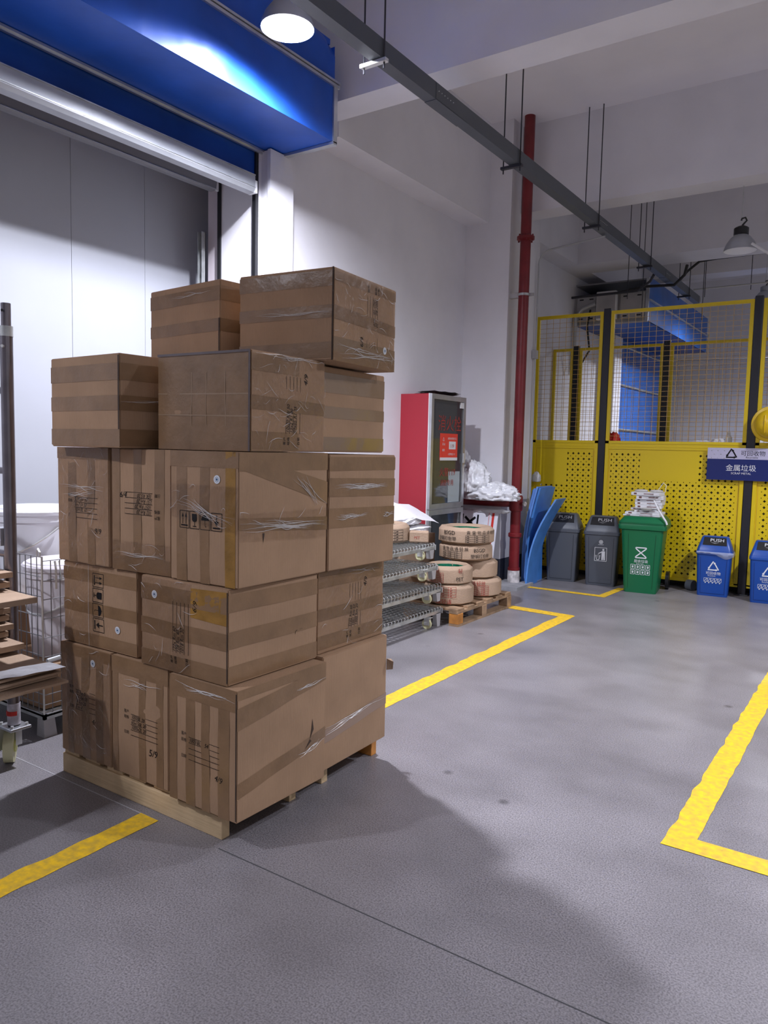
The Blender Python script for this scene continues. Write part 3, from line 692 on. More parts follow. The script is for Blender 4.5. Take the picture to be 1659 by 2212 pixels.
I.path([(-s,cy+s),(s,cy+s),(s*.9,cy+s*.75),(-s*.9,cy-s*.75),(-s,cy-s),(s,cy-s),(s*.9,cy-s*.75),(-s*.9,cy+s*.75),(-s,cy+s)], .012)
I.text('厨余垃圾', -.068, cy-.105, .036).text('Food waste', -.045, cy-.122, .016)
for r in range(2):
    for k in range(4):
        x0, z0 = -.10+.052*k, .262-.058*r
        I.frame(x0, z0, x0+.040, z0+.048, .004); I.disc(x0+.020, z0+.020, .009, 8); I.line((x0+.012,z0+.036),(x0+.030,z0+.030),.006)
I.onto(ff, 'waste_marks', whitep, t)
I = Ink().line((-.125,.05),(-.135,.64),.003).line((.125,.05),(.145,.64),.003); I.onto(ff, 'body_crease', mat('green_groove',(.001,.05,.018),.5), t)
MB().lathe([(.07,0),(.07,.05)], 20).build('caster_wheel_disc', blackp, None) if False else None
tc_ = tag(MB().tube([(-1.86,8.78,.06),(-1.79,8.75,.06)], .058, 20).build('loose_wheel', greyp, smooth=True), 'grey wheel on the floor under the fence right of the green bin', 'wheel')
# papers on the lid: white product boxes
zz = .828; offs = [(-.02,-.02,.42,.30,.016),(-.005,-.01,.40,.28,.028),(.03,.01,.30,.24,.018),(.0,.02,.31,.20,.022),(.045,-.01,.30,.22,.036),(.05,.0,.31,.22,.034),(.05,.02,.30,.22,.026),(.06,.0,.31,.22,.042),(.02,-.02,.33,.22,.036)]
nm = ['lowest','second','third','fourth','fifth','sixth','seventh','eighth','topmost']
cR = Matrix.Rotation(radians(8), 3, 'Z')
for i, (dx, dy, w_, d_, h_) in enumerate(offs):
    p = Vector((-2.255, 8.40, 0))+cR@Vector((dx*.8, dy, 0))
    q = thing('white_box' if h_ > .03 else 'booklet', (p.x, p.y, zz), radians(8+random.uniform(-9,9)), f'white printed {"flat box" if h_>.03 else "booklet"}, {nm[i]} of the pile on the green bin', 'box' if h_ > .03 else 'booklet')
    w_ *= .9
    MB().box(-w_/2,w_/2,-d_/2,d_/2,0,h_-.002).build('cover', paper, q, bevel=.002)
    Ink().rect(-w_*.40,h_*.25,-w_*.30,h_*.75).line((-w_*.05,h_*.5),(w_*.3,h_*.5),h_*.22).onto(plane_fn((0,-d_/2,0),(1,0,0),(0,0,1),.0015), 'printing', mat('brownish_print',(.16,.07,.06),.6), q)
    zz += h_
ztop_ = zz
gm = mat('grey_white_plastic', (.55,.53,.50), .4)
for i, (x, y) in enumerate(((-.06,.02),(.10,.03))):
    p = Vector((-2.255,8.40,0))+cR@Vector((x,y,0))
    q = thing('ear_cup', (p.x,p.y,ztop_), radians(8), ['left','right'][i]+' off-white oval cup on top of the paper pile', 'oval cup')
    MB().lathe([(.055,0),(.062,.008),(.055,.018),(.03,.024)], 20).build('shell', gm, q, smooth=True).scale = (1.15,.7,1)
p = Vector((-2.255,8.40,0))+cR@Vector((.17,-.19,0))
q = thing('plastic_stick', (p.x,p.y,.90), label='white slanted plastic stick hanging over the right side of the green bin', cat='stick')
MB().tube([(-.07,0,.10),(0,-.05,.0),(.08,-.06,-.11),(.09,-.06,-.14)], .010, 8).build('stick', paper, q, smooth=True)
MB().tube([(-.07,0,.105),(-.04,-.05,.16),(.05,-.05,.20),(.06,-.05,.27),(.03,-.05,.30),(-.02,-.05,.22),(-.08,-.04,.18)], .0035, 6).build('cord', paper, q, smooth=True)
q = tag(MB().lathe([(.004,.0),(.05,.012),(.062,.03),(.05,.036)], 18).build('grey_dish', gm, loc=(p.x-.15,p.y+.02,.885), smooth=True), 'small grey dish wedged in the front of the paper pile', 'dish')

# ------------------------------------------------------------ BLUE FOAM BOARDS
def board(p0, p1, top0, thick, bend, label, m, ht):
    # board: foot from p0 to p1 on the floor, top edge starting above top0
    p0, p1, top0 = Vector(p0), Vector(p1), Vector(top0); e = p1-p0; lean = top0-p0
    nrm = e.cross(lean).normalized(); n = 10; mb = MB(); R = []
    for i in range(n+1):
        a = i/n; c = p0+lean*a+nrm*bend*sin(pi*a)
        R.append([c, c+e, c+e+nrm*thick, c+nrm*thick])
    mb.loft(R); o = mb.build('foam_board', m); return tag(o, label, 'foam board', 'blue foam boards leaning by the red pipe')
labs = ['rearmost blue foam board leaning behind the red pipe','second blue foam board from the red pipe, upright','third blue foam board, middle of the leaning boards','fourth blue foam board with pale front edge','short curved blue foam board in front of the others']
board((-3.52,8.02,0),(-3.52,8.40,0),(-3.455,8.10,1.06),.024,-.03,labs[0],foamblue,1)
board((-3.475,7.93,0),(-3.475,8.34,0),(-3.405,8.02,1.08),.024,-.05,labs[1],foamblue2,1)
board((-3.448,7.92,0),(-3.448,8.34,0),(-3.37,8.01,1.10),.024,-.05,labs[2],foamblue2,1)
board((-3.421,7.91,0),(-3.421,8.34,0),(-3.335,8.0,1.09),.024,-.05,labs[3],foamblue,1)
board((-3.345,7.73,0),(-3.37,8.09,0),(-3.14,8.0,.97),.018,-.085,labs[4],foamblue,1)

# ------------------------------------------------------------ crumpled heaps
def heap(name, loc, sz, label, cat, m, seed, amp=.35, sub=5, fr=2.2, flat=True, parent=None):
    bm = bmesh.new(); bmesh.ops.create_icosphere(bm, subdivisions=sub, radius=1)
    for v in bm.verts:
        p = v.co.copy(); k = 0; f = fr; a = amp
        for o in range(4):
            k += a*(.5-abs(noise.noise(p*f+Vector((seed, seed*2, o*7))))*1.6); f *= 2.1; a *= .52
        v.co = p*(1+k)
        if flat and v.co.z < -.35: v.co.z = -.35+(v.co.z+.35)*.1
    z0 = min(v.co.z for v in bm.verts)
    for v in bm.verts: v.co = Vector((v.co.x*sz[0], v.co.y*sz[1], (v.co.z-z0)*sz[2]))
    me = bpy.data.meshes.new(name); bm.to_mesh(me); bm.free(); me.materials.append(m)
    for p in me.polygons: p.use_smooth = True
    o = bpy.data.objects.new(name, me); COL.objects.link(o); o.location = loc
    return tag(o, label, cat)
heap('film_heap', (-3.70,7.48,.95), (.30,.17,.13), 'crumpled clear plastic film lying over the red branch pipe', 'plastic film', film, 3, .38)
heap('film_heap', (-3.90,7.42,1.03), (.21,.15,.22), 'tall crumpled heap of plastic film beside the fire cabinet', 'plastic film', film, 9, .36)
heap('film_heap', (-4.02,7.40,1.25), (.10,.11,.17), 'topmost peak of crumpled plastic film against the fire cabinet', 'plastic film', film, 14, .36, 4)
heap('film_strip', (-3.76,7.56,.80), (.25,.05,.025), 'plastic film sagging below the red branch pipe', 'plastic film', film, 21, .35, 4, flat=False)
heap('film_scrap', (-3.70,8.78,1.12), (.05,.025,.08), 'small plastic scrap stuck at the left end of the yellow fence', 'plastic film', film, 17, .4, 3)
# pile of woven bags on a carton behind the wire trolleys
base = thing('storage_crate', (-3.81, 5.62, .149), label='low brown carton under the white woven bags', cat='carton')
MB().box(-.19,.17,0,.62,0,.55).build('body', card2, base, bevel=.004)
for i, (x,y,z,sx,sy,sz_) in enumerate(((-3.80,5.80,.70,.25,.34,.035),(-3.78,5.80,.755,.25,.34,.035),(-3.82,5.72,.81,.24,.34,.085))):
    heap('woven_bag', (x,y,z), (sx,sy,sz_), ['lowest','middle','topmost'][i]+' folded white woven bag on the pile before the fire cabinet', 'bag', cloth, 30+i*3, .16, 5, 1.6)
mb = MB(); n = 12; vs = []
for i in range(n+1):
    for j in range(7):
        a, c = i/n, j/6
        vs.append((-3.98+.42*a, 5.55+.62*c, 1.015+.03*noise.noise((a*3, c*3, 2))-.22*max(0,a-.35)**1.1-.12*abs(c-.35)))
o = mb.add(vs, [(i*7+j,(i+1)*7+j,(i+1)*7+j+1,i*7+j+1) for i in range(n) for j in range(6)]).build('foam_sheet', cloth, smooth=True)
tag(o, 'thin white foam sheet draped to a point over the woven bags', 'foam sheet')

# ------------------------------------------------------------ SIGN BOARD by column
s = thing('sign_board', (-3.60, 7.37, .036), label='white sign board with crossed box mark leaning beside the red pipe', cat='sign')
sd = Vector((0,.16,.80)).normalized(); nn = Vector((1,0,0)).cross(sd)
MB().add([Vector((-.52,0,0)),Vector((0,0,0)),Vector((0,0,0))+sd*.80,Vector((-.52,0,0))+sd*.80]+[v-nn*.012 for v in (Vector((-.52,0,0)),Vector((0,0,0)),Vector((0,0,0))+sd*.80,Vector((-.52,0,0))+sd*.80)], [(0,1,2,3),(7,6,5,4),(0,4,5,1),(1,5,6,2),(2,6,7,3),(3,7,4,0)]).build('panel', mat('board_white', (.72,.73,.80), .4), s)
sf = plane_fn((0,0,0),(1,0,0),sd,.0012)
Ink().line((-.055,0),(-.055,.8),.028).line((-.105,.0),(-.105,.8),.005).onto(sf,'red_stripe',mat('sign_red',(.62,.03,.02),.45),s)
Ink().path([(-.43,.76),(-.43,.58),(-.24,.58),(-.24,.76)],.022).line((-.40,.62),(-.27,.73),.028).line((-.27,.62),(-.40,.73),.028).onto(sf,'crossed_box_mark',ink,s)

# ------------------------------------------------------------ PALLETS
def pallet(loc, w, d, label, m, blocks, rot=0, mat2=None, boards=7, kind='strip'):
    t = thing('pallet', loc, rot, label, 'pallet')
    return t
t = thing('pallet', (-3.055, 1.945, 0), label='pale pine pallet carrying the tall carton stack', cat='pallet')
for i, y in enumerate((0, .385, .60, .985)):
    MB().box(0 if i else -.005, 1.02, y, y+.042, 0, .088).build('stringer', wood if i < 3 else wood_o, t, bevel=.003)
for k in range(7):
    x = .0+k*.151+random.uniform(-.006,.006)
    MB().box(x, x+.105, .008+random.uniform(0,.01), 1.02, .0885, .1085).build('deck_board', wood, t, bevel=.002)
t = thing('pallet', (-4.02, 5.565, 0), label='weathered pallet with orange end block under the strapping rolls', cat='pallet')
for k in range(6):
    y = .0+k*.187
    MB().box(0, 1.01, y, y+.125, .128, .148).build('deck_board', wood_g, t, bevel=.002)
for x in (0, .47, .93):
    MB().box(x, x+.085, -.002, 1.06, .108, .128).build('bearer', wood_g, t)
    for y in (0, .45, .97):
        MB().box(x, x+.09, y, y+.09, .02, .108).build('block', wood_o if (y == 0) else wood_g, t, bevel=.003)
    MB().box(x, x+.09, 0, 1.06, 0, .02).build('bottom_board', wood_g, t)

# ------------------------------------------------------------ STRAPPING ROLLS
def roll(loc, R, r, H, label, rot=0, inkm=redink, txt=None, tbl=None, open_=True, n=12, grp='cardboard wrapped strapping rolls on the weathered pallet'):
    t = thing('strapping_roll', loc, rot, label, 'roll', grp)
    b = .028
    P = [(R,b*.7),(R,H-b),(R-b,H),(r+.02,H),(r,H-.02),(r,.02),(r+.02,0),(R-b,0)]
    rings = []
    for q in range(len(P)):
        rings.append([(P[q][0]*(1+.02*noise.noise((k*1.7,q,loc[2]*9)))*cos(2*pi*k/n), P[q][0]*(1+.02*noise.noise((k*1.7,q,loc[2]*9)))*sin(2*pi*k/n), P[q][1]+.006*noise.noise((k,q,3.3))) for k in range(n)])
    rings.append(rings[0]); MB().loft(rings, cap=False).build('wrapping', card2, t, bevel=.006, smooth=True)
    MB().loft([[(q*cos(2*pi*k/24), q*sin(2*pi*k/24), z) for k in range(24)] for q, z in ((r+.012,.03),(r+.0,.03),(r-.006,H*.55),(r-.004,H-.022),(r+.012,H-.022))], cap=False).build('strap_core', greenstrap, t, smooth=True)
    Rn = R*cos(pi/n)
    def cf(u, v):
        a = u/R; aa = (a % (2*pi/n))-pi/n; rad = Rn/cos(aa)*1.022+.0015
        return Vector((rad*cos(a), rad*sin(a), v))
    for ink_, m_ in ((txt, inkm), (tbl, inkm)):
        if ink_:
            # subdivide long segments : split faces is costly, so only short pieces are drawn
            ink_.onto(cf, 'printing', m_, t)
    return t
def segline(I, a, b, w):
    n = max(1, int(abs(b[0]-a[0])/.02))
    for i in range(n): I.line((a[0]+(b[0]-a[0])*i/n, a[1]+(b[1]-a[1])*i/n), (a[0]+(b[0]-a[0])*(i+1)/n, a[1]+(b[1]-a[1])*(i+1)/n), w)
def table(I, x, y, w, h, rows=4, cols=3, lw=.003):
    for r_ in range(rows+1): segline(I, (x, y+h*r_/rows), (x+w, y+h*r_/rows), lw)
    for c in range(cols+1): I.line((x+w*c/cols, y), (x+w*c/cols, y+h), lw)
    for r_ in range(rows):
        for c in range(0, cols): I.rect(x+w*c/cols+.012, y+h*(r_+.35)/rows, x+w*c/cols+.030, y+h*(r_+.62)/rows)
    return I
# angle facing the camera is about -60 deg from +x ; u = angle*R
def roll_print(R, a0, big, small, H, tblsize=(.22,.07)):
    I = Ink(); u0 = radians(a0)*R
    if big: I.text(big, u0, H*.60, H*.26)
    if small: I.text(small, u0-.01, H*.22, H*.26)
    return I
R4 = .262
I = Ink(); I.text('BSGD', radians(-112)*R4, .088, .050); I.text('塑钢打包带', radians(-128)*R4, .035, .042)
k0 = radians(-62)*R4
for i, ch in enumerate('貴重物品请轻放'): I.text(ch, k0+.050*i, .098, .038)
table(I, k0-.005, .018, .24, .070, 4, 3)
B = (-3.31, 6.25); A = (-3.25, 5.84)
roll((B[0],B[1],.641), R4, .165, .150, 'topmost large strapping roll with black lettering on the rear stack', inkm=ink, txt=I, n=18)
I = Ink(); 
for i, ch in enumerate('重物品请轻放'): I.text(ch, radians(-118)*.25+.046*i, .098, .038)
table(I, radians(-116)*.25, .020, .20, .068, 4, 3); I.text('BSGD', radians(-46)*.25, .085, .048); I.text('塑钢打包带', radians(-52)*.25, .032, .040)
roll((B[0]+.0,B[1],.489), .25, .15, .149, 'strapping roll directly under the topmost one on the rear stack', inkm=ink, txt=I, n=18)
I = Ink(); table(I, radians(-95)*.215, .03, .10, .10, 4, 2)
roll((B[0]+.06,B[1]+.07,.318), .215, .13, .168, 'second strapping roll from the bottom of the rear stack', txt=I)
I = Ink(); I.text('请轻放', radians(-78)*.225, .115, .045); table(I, radians(-85)*.225, .02, .19, .09, 5, 3)
roll((B[0]+.08,B[1]+.095,.149), .23, .13, .166, 'bottom strapping roll of the rear stack with red table print', txt=I)
I = Ink(); I.text('物品请', radians(-118)*.215, .115, .045); I.text('轻', radians(-38)*.215, .11, .045); table(I, radians(-110)*.215, .022, .14, .085, 4, 3)
t_ = roll((A[0]-.01,A[1],.325), .215, .145, .16, 'upper strapping roll of the front stack showing green strap inside', txt=I)
Ink().text('PET', radians(-43)*.215, .04, .045).onto(lambda u, v: Vector((.22*cos(u/.215), .22*sin(u/.215), v)), 'printing', ink, t_)
I = Ink(); table(I, radians(-95)*.225, .075, .20, .09, 4, 3); I.text('放轻请', radians(-88)*.225, .02, .045)
roll((A[0],A[1],.149), .222, .14, .175, 'bottom strapping roll of the front stack with red table print', txt=I)
roll((-3.55,5.20,.726), .235, .15, .15, 'single strapping roll lying on the topmost wire trolley', grp=None, n=16, inkm=ink, txt=table(Ink(), radians(-70)*.235, .02, .25, .09, 4, 3))
p = thing('small_carton', (-3.63, 5.92, .70), radians(30), 'small crumpled brown carton beside the woven bags', 'carton')
p.location = (-3.40, 5.45, .845); 
MB().box(-.08,.08,-.06,.06,0,.09).build('body', card2, p, bevel=.01); Ink().text('PET', -.04, .03, .03).onto(plane_fn((0,-.06,0),(1,0,0),(0,0,1),.001),'printing',redink,p)
p.location = (-3.27, 5.34, .726)

tz = mat('trolley_zinc', (.56,.58,.57), .26, metal=.85)
# ------------------------------------------------------------ WIRE TROLLEYS (folded, stacked)
def caster(parent, x, y, z0, R=.045, wid=.02, rot=0, m=rubber):
    MB().tube([(x, y-wid/2, z0+R), (x, y+wid/2, z0+R)], R, 18).build('wheel', m, parent, smooth=True)
    MB().box(x-.012-R*.2, x+.03, y-wid/2-.006, y-wid/2-.002, z0+R*.8, z0+R*2.3).box(x-.012-R*.2, x+.03, y+wid/2+.002, y+wid/2+.006, z0+R*.8, z0+R*2.3).box(x-.03,x+.04,y-.03,y+.03,z0+R*2.25,z0+R*2.35).build('wheel_fork', zinc, parent)
nm = ['bottom','second from bottom','third from bottom','topmost']
for i, (x1, y1, zt, rz) in enumerate(((-3.15,5.545,.145,0),(-3.15,5.535,.325,0),(-3.14,5.43,.53,.012),(-3.16,5.42,.70,.02))):
    t = thing('wire_trolley', (x1, y1, zt-.14 if i else 0), rz, f'folded galvanised wire trolley, {nm[i]} of the stack right of the cartons', 'wire trolley', 'folded wire trolleys stacked beside the roll pallet')
    zb = .14 if i else zt
    D, Lg = .95, 1.25
    MB().box(-.012,.0,-Lg,0,zb-.035,zb-.008).box(-D,-D+.012,-Lg,0,zb-.035,zb-.008).box(-D,0,-.012,0,zb-.035,zb-.008).box(-D,0,-Lg,-Lg+.012,zb-.035,zb-.008).build('frame', steel, t)
    mb = MB()
    for k in range(int(D/.05)): x = -.01-.05*k; mb.box(x-.0018,x+.0018,-Lg,0,zb-.008,zb-.0045)
    for k in range(int(Lg/.05)): y = -.01-.05*k; mb.box(-D,0,y-.0018,y+.0018,zb-.0045,zb-.001)
    mb.build('mesh_deck', tz, t)['kind'] = 'stuff'
    # folded side grids lying on the deck
    mb = MB()
    for layer in range(1):
        zl = zb+.010+.014*layer
        for k in range(int(D/.05)): x = -.02-.05*k-.01*layer; mb.box(x-.0022,x+.0022,-Lg+.02,-.01,zl,zl+.0044)
        for k in range(int(Lg/.05)): y = -.02-.05*k-.02*layer; mb.box(-D+.02,.004,y-.0022,y+.0022,zl+.0044,zl+.0088)
    mb.build('folded_grids', tz, t)['kind'] = 'stuff'
    mb = MB()
    for k in range(26):
        y = -.03-.047*k
        if i == 1: mb.tube([(.004,y,zb-.01),(.006,y,zb+.035),(-.002,y,zb+.045),(-.02,y,zb+.042)], .0022, 5)
        else: mb.tube([(.002,y,zb-.01),(.008,y,zb+.012),(-.002,y,zb+.022)], .0026, 5)
    mb.build('grid_hooks', zinc, t)['kind'] = 'stuff'
    MB().box(-.045,.006,-.006,.006,zb-.04,zb+.004).build('corner_plate', zinc, t)
    for sx, sy in ((0,0),(-1,0),(0,-1),(-1,-1)):
        cx_, cy_ = (-.02 if sx == 0 else -D+.02), (-.10 if sy == 0 else -Lg+.10)
        l0 = .03 if i else 0
        MB().loft([[(cx_-.02,cy_+.03,l0),(cx_+.02,cy_+.03,l0),(cx_+.02,cy_+.075,l0),(cx_-.02,cy_+.075,l0)],[(cx_-.02,cy_+.01,zb-.03),(cx_+.02,cy_+.01,zb-.03),(cx_+.02,cy_+.085,zb-.03),(cx_-.02,cy_+.085,zb-.03)]]).build('leg', elgrey, t)
        caster(t, cx_-.005, cy_-.10, l0 if i else 0, .042)

# ------------------------------------------------------------ CAGE CART at left with buckets
cg = thing('wire_cage', (-3.46, 2.10, 0), label='wire mesh cage container standing left behind the carton stack', cat='cage')
Wd, Dp, z0, z1 = 1.0, 1.0, .13, .925
MB().box(-Wd,0,0,.015,.10,.13).box(-.015,0,0,Dp,.10,.13).box(-Wd,-Wd+.015,0,Dp,.10,.13).box(-Wd,0,Dp-.015,Dp,.10,.13).build('base_frame', steel, cg)
for x, y in ((0,0),(-Wd,0),(0,Dp),(-Wd,Dp)):
    sx = -1 if x == 0 else 1; sy = 1 if y == 0 else -1
    MB().loft([[(x+sx*.015,y+sy*.01,0),(x+sx*.085,y+sy*.01,0),(x+sx*.085,y+sy*.08,0),(x+sx*.015,y+sy*.08,0)],[(x+sx*.005,y,.10),(x+sx*.06,y,.10),(x+sx*.06,y+sy*.06,.10),(x+sx*.005,y+sy*.06,.10)]]).build('foot', elgrey, cg)
cagewire = mat('cage_wire', (.24,.24,.25), .35, metal=.6)
def grid(name, o, du, dv, w, h, step, rr=.0026):
    o, du, dv = Vector(o), Vector(du), Vector(dv); mb = MB(); n = round(w/step)
    for i in range(n+1): p = o+du*(w*i/n); mb.tube([p, p+dv*h], rr, 5)
    for z in [k*h/8 for k in range(9)]+[h*.06]: mb.tube([o+dv*z, o+dv*z+du*w], rr, 5)
    q = mb.build(name, cagewire, cg); q['kind'] = 'stuff'; return q
grid('front_grid', (0,.004,z0), (-1,0,0), (0,0,1), Wd, z1-z0, .05)
grid('side_grid', (-.004,0,z0), (0,1,0), (0,0,1), Dp, z1-z0-.02, .05)
grid('rear_grid', (0,Dp,z0), (-1,0,0), (0,0,1), Wd, z1-z0, .10)
grid('left_grid', (-Wd,0,z0), (0,1,0), (0,0,1), Dp, z1-z0, .10)
MB().box(-Wd,0,0,Dp,.115,.125).build('deck', steel, cg)
MB().tube([(0,0,.13),(0,0,.93)], .005, 6).build('corner_post', zinc, cg)
MB().tube([(-.04,0,.925),(-.04,0,.95),(-.03,0,.965),(-.015,0,.95),(-.015,0,.925)], .004, 6).build('corner_loop', zinc, cg)
MB().tube([(0,.07,.90),(0.01,.07,.86),(.01,.07,.76)], .006, 6).build('latch', zinc, cg)
MB().tube([(.004,.09,.90),(.012,.10,.80),(.012,.18,.79),(.004,.2,.90)], .004, 6).build('latch_loop', zinc, cg)
MB().tube([(.0,.02,.40),(.0,.09,.405)], .012, 8).build('hinge_sleeve', steel, cg)
def bucket(loc, R, H, m, label, lid=True, k=.82):
    t = thing('bucket', loc, label=label, cat='bucket')
    MB().lathe([(R*k,0),(R*k,.005),(R*.96,H-.05),(R,H-.048),(R,H-.0)], 32).build('tub', m, t, smooth=True)
    if lid: MB().lathe([(R*1.03,H-.01),(R*1.04,H+.01),(R*1.0,H+.02),(R*.94,H+.022),(R*.92,H+.03),(R*.5,H+.032)], 32).build('lid', m, t, smooth=True)
    MB().tube([(R*1.0*cos(a), -abs(R*1.05*sin(a)) if False else -R*1.02*sin(a)*.9-0, H-.08-.16*sin(a)) for a in [pi*i/10 for i in range(11)]], .005, 6).build('handle', zinc, t)
    return t
bucket((-4.21,2.52,.622), .235, .46, bucketm, 'large white lidded bucket on the carton behind the wire cage')
bucket((-3.72,2.40,.357), .215, .47, bucketp, 'tall pinkish lidded tub standing inside the wire cage')
t = thing('storage_carton', (-4.12,2.42,.13), label='brown carton inside the wire cage beneath the white bucket', cat='carton')
MB().box(-.30,.60,-.28,.40,0,.225).build('body', card, t, bevel=.004)
t = thing('storage_carton', (-4.20,2.52,.357), label='brown carton directly under the large white bucket', cat='carton')
MB().box(-.22,.22,-.25,.28,0,.263).build('body', card, t, bevel=.004)
t = thing('open_carton', (-4.15, 3.42, .475), label='open brown carton with raised flap behind the white bucket', cat='carton')
MB().box(-.2,.25,-.12,.3,-.472,.30).build('body', card, t, bevel=.004)
MB().add([(-.2,-.12,.30),(.25,-.12,.30),(.25,-.20,.42),(-.2,-.20,.40)],[(0,1,2,3)]).build('flap', card2, t)
MB().box(-.2,.25,-.12,.3,.30,.52).build('raised_flaps', card2, t)
t = tag(MB().box(-.06,.06,-.05,.05,0,.14).build('black_bag', blackp, loc=(-3.72,2.78,.62+.12), bevel=.02), 'black object with pale strap beside the white bucket', 'bag')
t.location = (-3.82, 2.90, .617)
MB().tube([(.05,-.06,.0),(.06,-.065,.08),(-.02,-.06,.17)], .008, 6).build('strap', paper, t)

# ------------------------------------------------------------ HAND CART with flattened cardboard
hc = thing('tube_cart', (-3.31, 1.86, 0), label='stainless tube cart with cream caster at the left picture edge', cat='cart')
MB().tube([(0,0,.19),(0,0,1.98)], .027, 20).build('post', poleM, hc, smooth=True)
MB().tube([(0,0,1.97),(0,0,2.10)], .021, 20).build('post_head', poleM, hc, smooth=True)
MB().tube([(0,0,1.955),(0,0,2.0)], .029, 20).build('post_collar', steel, hc, smooth=True)
MB().tube([(.014,-.024,2.065),(.0155,-.026,2.065)], .006, 10).build('pin_hole', blackp, hc)
MB().tube([(.013,-.022,1.91),(.018,-.031,1.91)], .007, 10).build('rivet', zinc, hc)
for z in (1.93, 1.72, 1.36, .98): MB().tube([(0,0,z),(-.9,0,z)], .016, 10).build('cross_tube', poleM, hc, smooth=True)
MB().box(-.09,-.02,-.035,.03,1.02,1.10).build('corner_bracket', alu, hc)
MB().tube([(-.9,0,.19),(-.9,0,1.98)], .027, 16).build('post', poleM, hc, smooth=True)
for x in (0, -.9): MB().tube([(x,-1.3,.19),(x,-1.3,1.98)], .027, 16).build('post', poleM, hc, smooth=True)
MB().box(-.93,.02,-1.33,.0-.03,.468,.494).build('deck', steel, hc)
MB().tube([(0,0,.19),(0,0,.29)], .0285, 16).build('painted_band', mat('worn_paint',(.60,.57,.63),.4,noise_amt=.5,nscale=20), hc, smooth=True)
MB().tube([(0.0,-.004,.235),(0.0,-.004,.255)], .0289, 16).build('red_mark', redbit, hc)
for x, y in ((0,0),(-.9,0),(0,-1.3),(-.9,-1.3)):
    MB().box(x-.06,x+.06,y-.05,y+.05,.172,.185).build('caster_plate', alu, hc, bevel=.003)
    MB().tube([(x-.045,y-.02,.078),(x-.02,y+.012,.078)], .076, 28).build('caster_wheel', rubber, hc, smooth=True)
    MB().tube([(x-.05,y-.026,.078),(x-.015,y+.018,.078)], .03, 16).build('caster_hub', mat('hub_yellow',(.55,.55,.18),.4), hc, smooth=True)
    MB().box(x-.07,x-.055,y-.05,y-.01,.06,.172).box(x-.02,x-.005,y+.01,y+.04,.08,.172).build('caster_fork', zinc, hc)
    for bx_, by_ in ((.045,-.035),(.045,.035),(-.045,-.035),(-.045,.035)): MB().lathe([(.007,0),(.007,.012)], 8).build('bolt', zinc, hc, loc=(x+bx_,y+by_,.185))
# flattened cardboards: each sheet an individual
random.seed(11)
names = ['lowest','second','third','fourth','fifth','sixth','seventh','eighth','ninth','tenth','eleventh','twelfth','thirteenth','fourteenth']
spec = [(-2.80,1.83,.497),(-2.86,1.82,.511),(-2.85,1.83,.524),(-2.88,1.82,.537),(-2.86,1.83,.550),(-3.143,1.84,.580),(-3.27,1.84,.612),(-3.225,1.84,.65),(-3.26,1.84,.685),(-3.25,1.84,.72),(-3.27,1.84,.755),(-3.035,1.84,.80),(-3.25,1.84,.84),(-3.225,1.84,.885)]
for i, (x1, y1, z) in enumerate(spec):
    w_, d_ = .8+random.uniform(-.1,.1), .9; rz = random.uniform(-.02,.035)
    R_ = Matrix.Rotation(rz, 3, 'Z'); mb = MB(); n = 6; rows = []
    th = .010 if i < 5 else .024
    sag = .006
    for a in range(n+1):
        x = -w_*a/n; dz = sag*sin(a*1.3+i)*.5 + (.004*(1-a/n) if i >= 5 else 0)
        rows.append([Vector((x,0,dz)), Vector((x,-d_,dz)), Vector((x,-d_,dz+th)), Vector((x,0,dz+th))])
    mb.loft([[R_@p for p in r_] for r_ in rows]); o = mb.build('cardboard_sheet', card2)
    o.location = (x1, y1-.02, z); tag(o, f'flattened brown cardboard sheet, {names[i]} of the pile on the tube cart', 'cardboard', 'flattened cardboard on the tube cart')
wv = []
for i in range(16):
    for j in range(5):
        x = -.03-.10*(i/15)*1.2; y = -.9*i/15
        wv.append((x+.035*j/4*0+.03*j-.06, y, .517+.012*abs(noise.noise((i*.9, j*.8, 4)))+ .0))
o = MB().add([(a-2.83, b+1.80, c+.048) for a, b, c in wv], [(i*5+j,(i+1)*5+j,(i+1)*5+j+1,i*5+j+1) for i in range(15) for j in range(4)]).build('film_wrap', film, smooth=True)
tag(o, 'shiny crumpled film around the lower cardboard sheets on the cart', 'plastic film')

